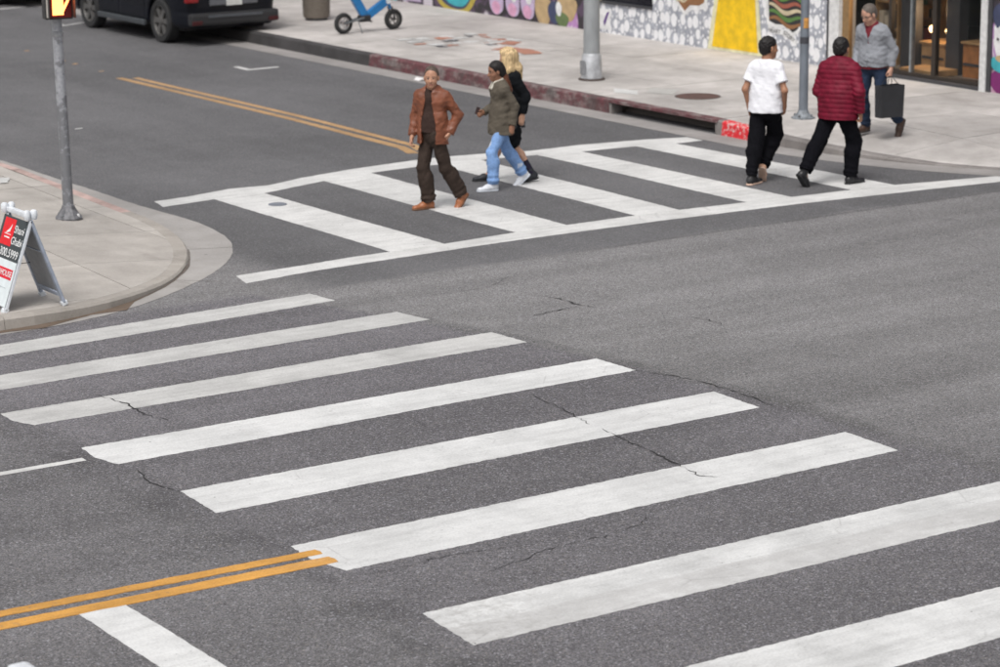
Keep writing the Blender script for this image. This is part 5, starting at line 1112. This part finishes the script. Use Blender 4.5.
# ---- man in red quilted jacket
p = Person('heavy-set person in dark red quilted jacket and black trousers crossing', 1.80, (20.50, 23.36, 0), 4, (20.13, 23.40), (20.84, 23.24), yaw_l=0, yaw_r=0, pit_l=52, drop=.03, lean=.02, twist=24, head=(18, -4, 0), wid=1.22, hip=1.15, sh=.98, pelvis=(0, .11),
           arms=[((-.02, .16, -.44), (-.5, -1, 0), 35), ((.11, -.03, -.50), (.6, -.8, 0), 55)])
p.body(sk4, lips, dkh); finish_hair(p.hair(dkh, 'short', thick=1.01), dkh, p, amp=.006, f=95, stretch=1.)
for i in (0, 1): p.shoe(i, simple('black_leather_shoe', (.012, .012, .014), .4), simple('dark_sole', (.02, .02, .022), .7))
p.trousers(cloth('black_trouser', (.004, .004, .006), .9), (.022, .042, .046), 61, .007)
n = NT('red_quilt'); f_ = n.noise(scale=12, detail=4); n.set(n.scale((.145, .006, .022), n.step(f_, .3, .7, .8, 1.2)), .62, 0, .22); n.bump(n.noise(scale=35, detail=3), .3, .006)
p.top(n.m, .036, (.034, .030, .026), -.13, 1.0, 62, .003, 'quilted_jacket', belly=.04, collar=.055, quilt=(.058, .009), waist=1.08, h=.0075)

# ---- man in grey pullover with a shopping bag
zg = .19
sk5 = skin_mat('skin_pale', (.48, .27, .195)); silv = hair_mat('grey_hair', (.11, .092, .08))
p = Person('person in grey zip pullover and dark jeans carrying a black bag', 1.76, (22.86, 25.10, zg), 196, (23.06, 24.93), (22.68, 25.27), yaw_l=0, yaw_r=0, pit_l=60, drop=.035, lean=.11, twist=2, head=(-12, -24, 0), wid=1.04, hip=1.0, sh=1.0, pelvis=(.05, .10),
           arms=[((-.10, -.04, -.49), (-.5, -1, 0), 75), ((.05, .10, -.49), (.4, -1, 0), 35)])
p.body(sk5, lips, silv); finish_hair(p.hair(silv, 'short', thick=.99), silv, p, amp=.003)
v = None
m = MB(); e_ = lambda x, y, z: Vector(tuple(p.hc+p.HR @ (vec(x, y, z)*p.hs)))
for q in (-1, 1): m.tube([e_(q*.031+.02*math.cos(a), .098, .015*math.sin(a)) for a in [2*math.pi*i/12 for i in range(13)]], .0018, 5, False); m.tube([e_(q*.05, .095, .004), e_(q*.079, .0, .006)], .0018, 5)
m.tube([e_(-.011, .101, .003), e_(.011, .101, .003)], .0018, 5); m.build('glasses', M_PLAST, p.root)
for i in (0, 1): p.shoe(i, simple('brown_leather_shoe', (.06, .032, .022), .5), simple('brown_sole', (.05, .04, .035), .7))
p.trousers(cloth('dark_blue_denim', (.018, .030, .060), .85), (.014, .020, .032), 71, .006)
p.top(cloth('burgundy_shirt', (.16, .02, .03), .85), .010, (.0, .0, .0), -.03, 0, 72, .004, 'shirt', collar=.035)
def vneck(v):
    X, Y, Z = v.grid(); x, y, z = p.loc(X, Y, Z); wdt = .058*np.clip((z-.34*p.s)/(.16*p.s), 0, 1); v.d = smax(v.d, -np.maximum(np.abs(x)-wdt, -y).astype(np.float32), .006)
p.top(cloth('grey_marl_knit', (.25, .26, .285), .95, scale=70, var=.12), .026, (.026, .022, .020), -.0, .96, 73, .008, 'pullover', collar=.0, cuts=vneck, waist=1.12, belly=.01)
# the bag hangs from his left hand
wl = p.wr[0]; d_ = unit(p.wr[0]-p.el[0]); gr = p.root.matrix_basis @ Vector(tuple(wl+d_*.085+p.TR @ vec(.01, 0, 0)))
bg_ = empty('shopping_bag', (gr.x-.035, gr.y-.05, gr.z-.53), p.h-R(90)+R(68), 'black paper shopping bag with handles held by the person in grey pullover', 'bag')
M_BAG = simple('black_paper', (.022, .023, .027), .55, var=.2, scale=5)
m = MB(); w0, w1, t0 = .175, .185, .070
vs = [m.bm.verts.new(q) for q in ((-w0, -t0, 0), (w0, -t0, 0), (w0, t0, 0), (-w0, t0, 0), (-w1, -t0-.008, .42), (w1, -t0-.004, .415), (w1, t0+.006, .42), (-w1, t0+.004, .418), (-w0-.0, 0, .0), (w0-.02, 0, .42), (-w0+.02, 0, .42), (w0, 0, 0))]
for f in ((0, 1, 2, 3), (0, 1, 5, 4), (2, 3, 7, 6)): m.bm.faces.new([vs[i] for i in f])
for a, b, c_, d2, mid in ((1, 2, 6, 5, 9), (3, 0, 4, 7, 10)): m.bm.faces.new((vs[a], vs[b], vs[c_], vs[mid])); m.bm.faces.new((vs[a], vs[mid], vs[d2]))
o = m.build('sack', M_BAG, bg_); sm = o.modifiers.new('thick', 'SOLIDIFY'); sm.thickness = .003
for q in (-1, 1): m = MB(); m.tube([(-.075, q*(t0+.004), .39), (-.07, q*.055, .45), (-.03, q*.012, .52), (.0, q*.006, .532), (.03, q*.012, .52), (.07, q*.055, .45), (.075, q*(t0+.004), .39)], .005, 8); m.build('handle', M_BAG, bg_, True)
m = MB(); m.box((.06, -t0-.010, .395), (.09, .004, .012)); m.build('white_tag', M_WPL, bg_)
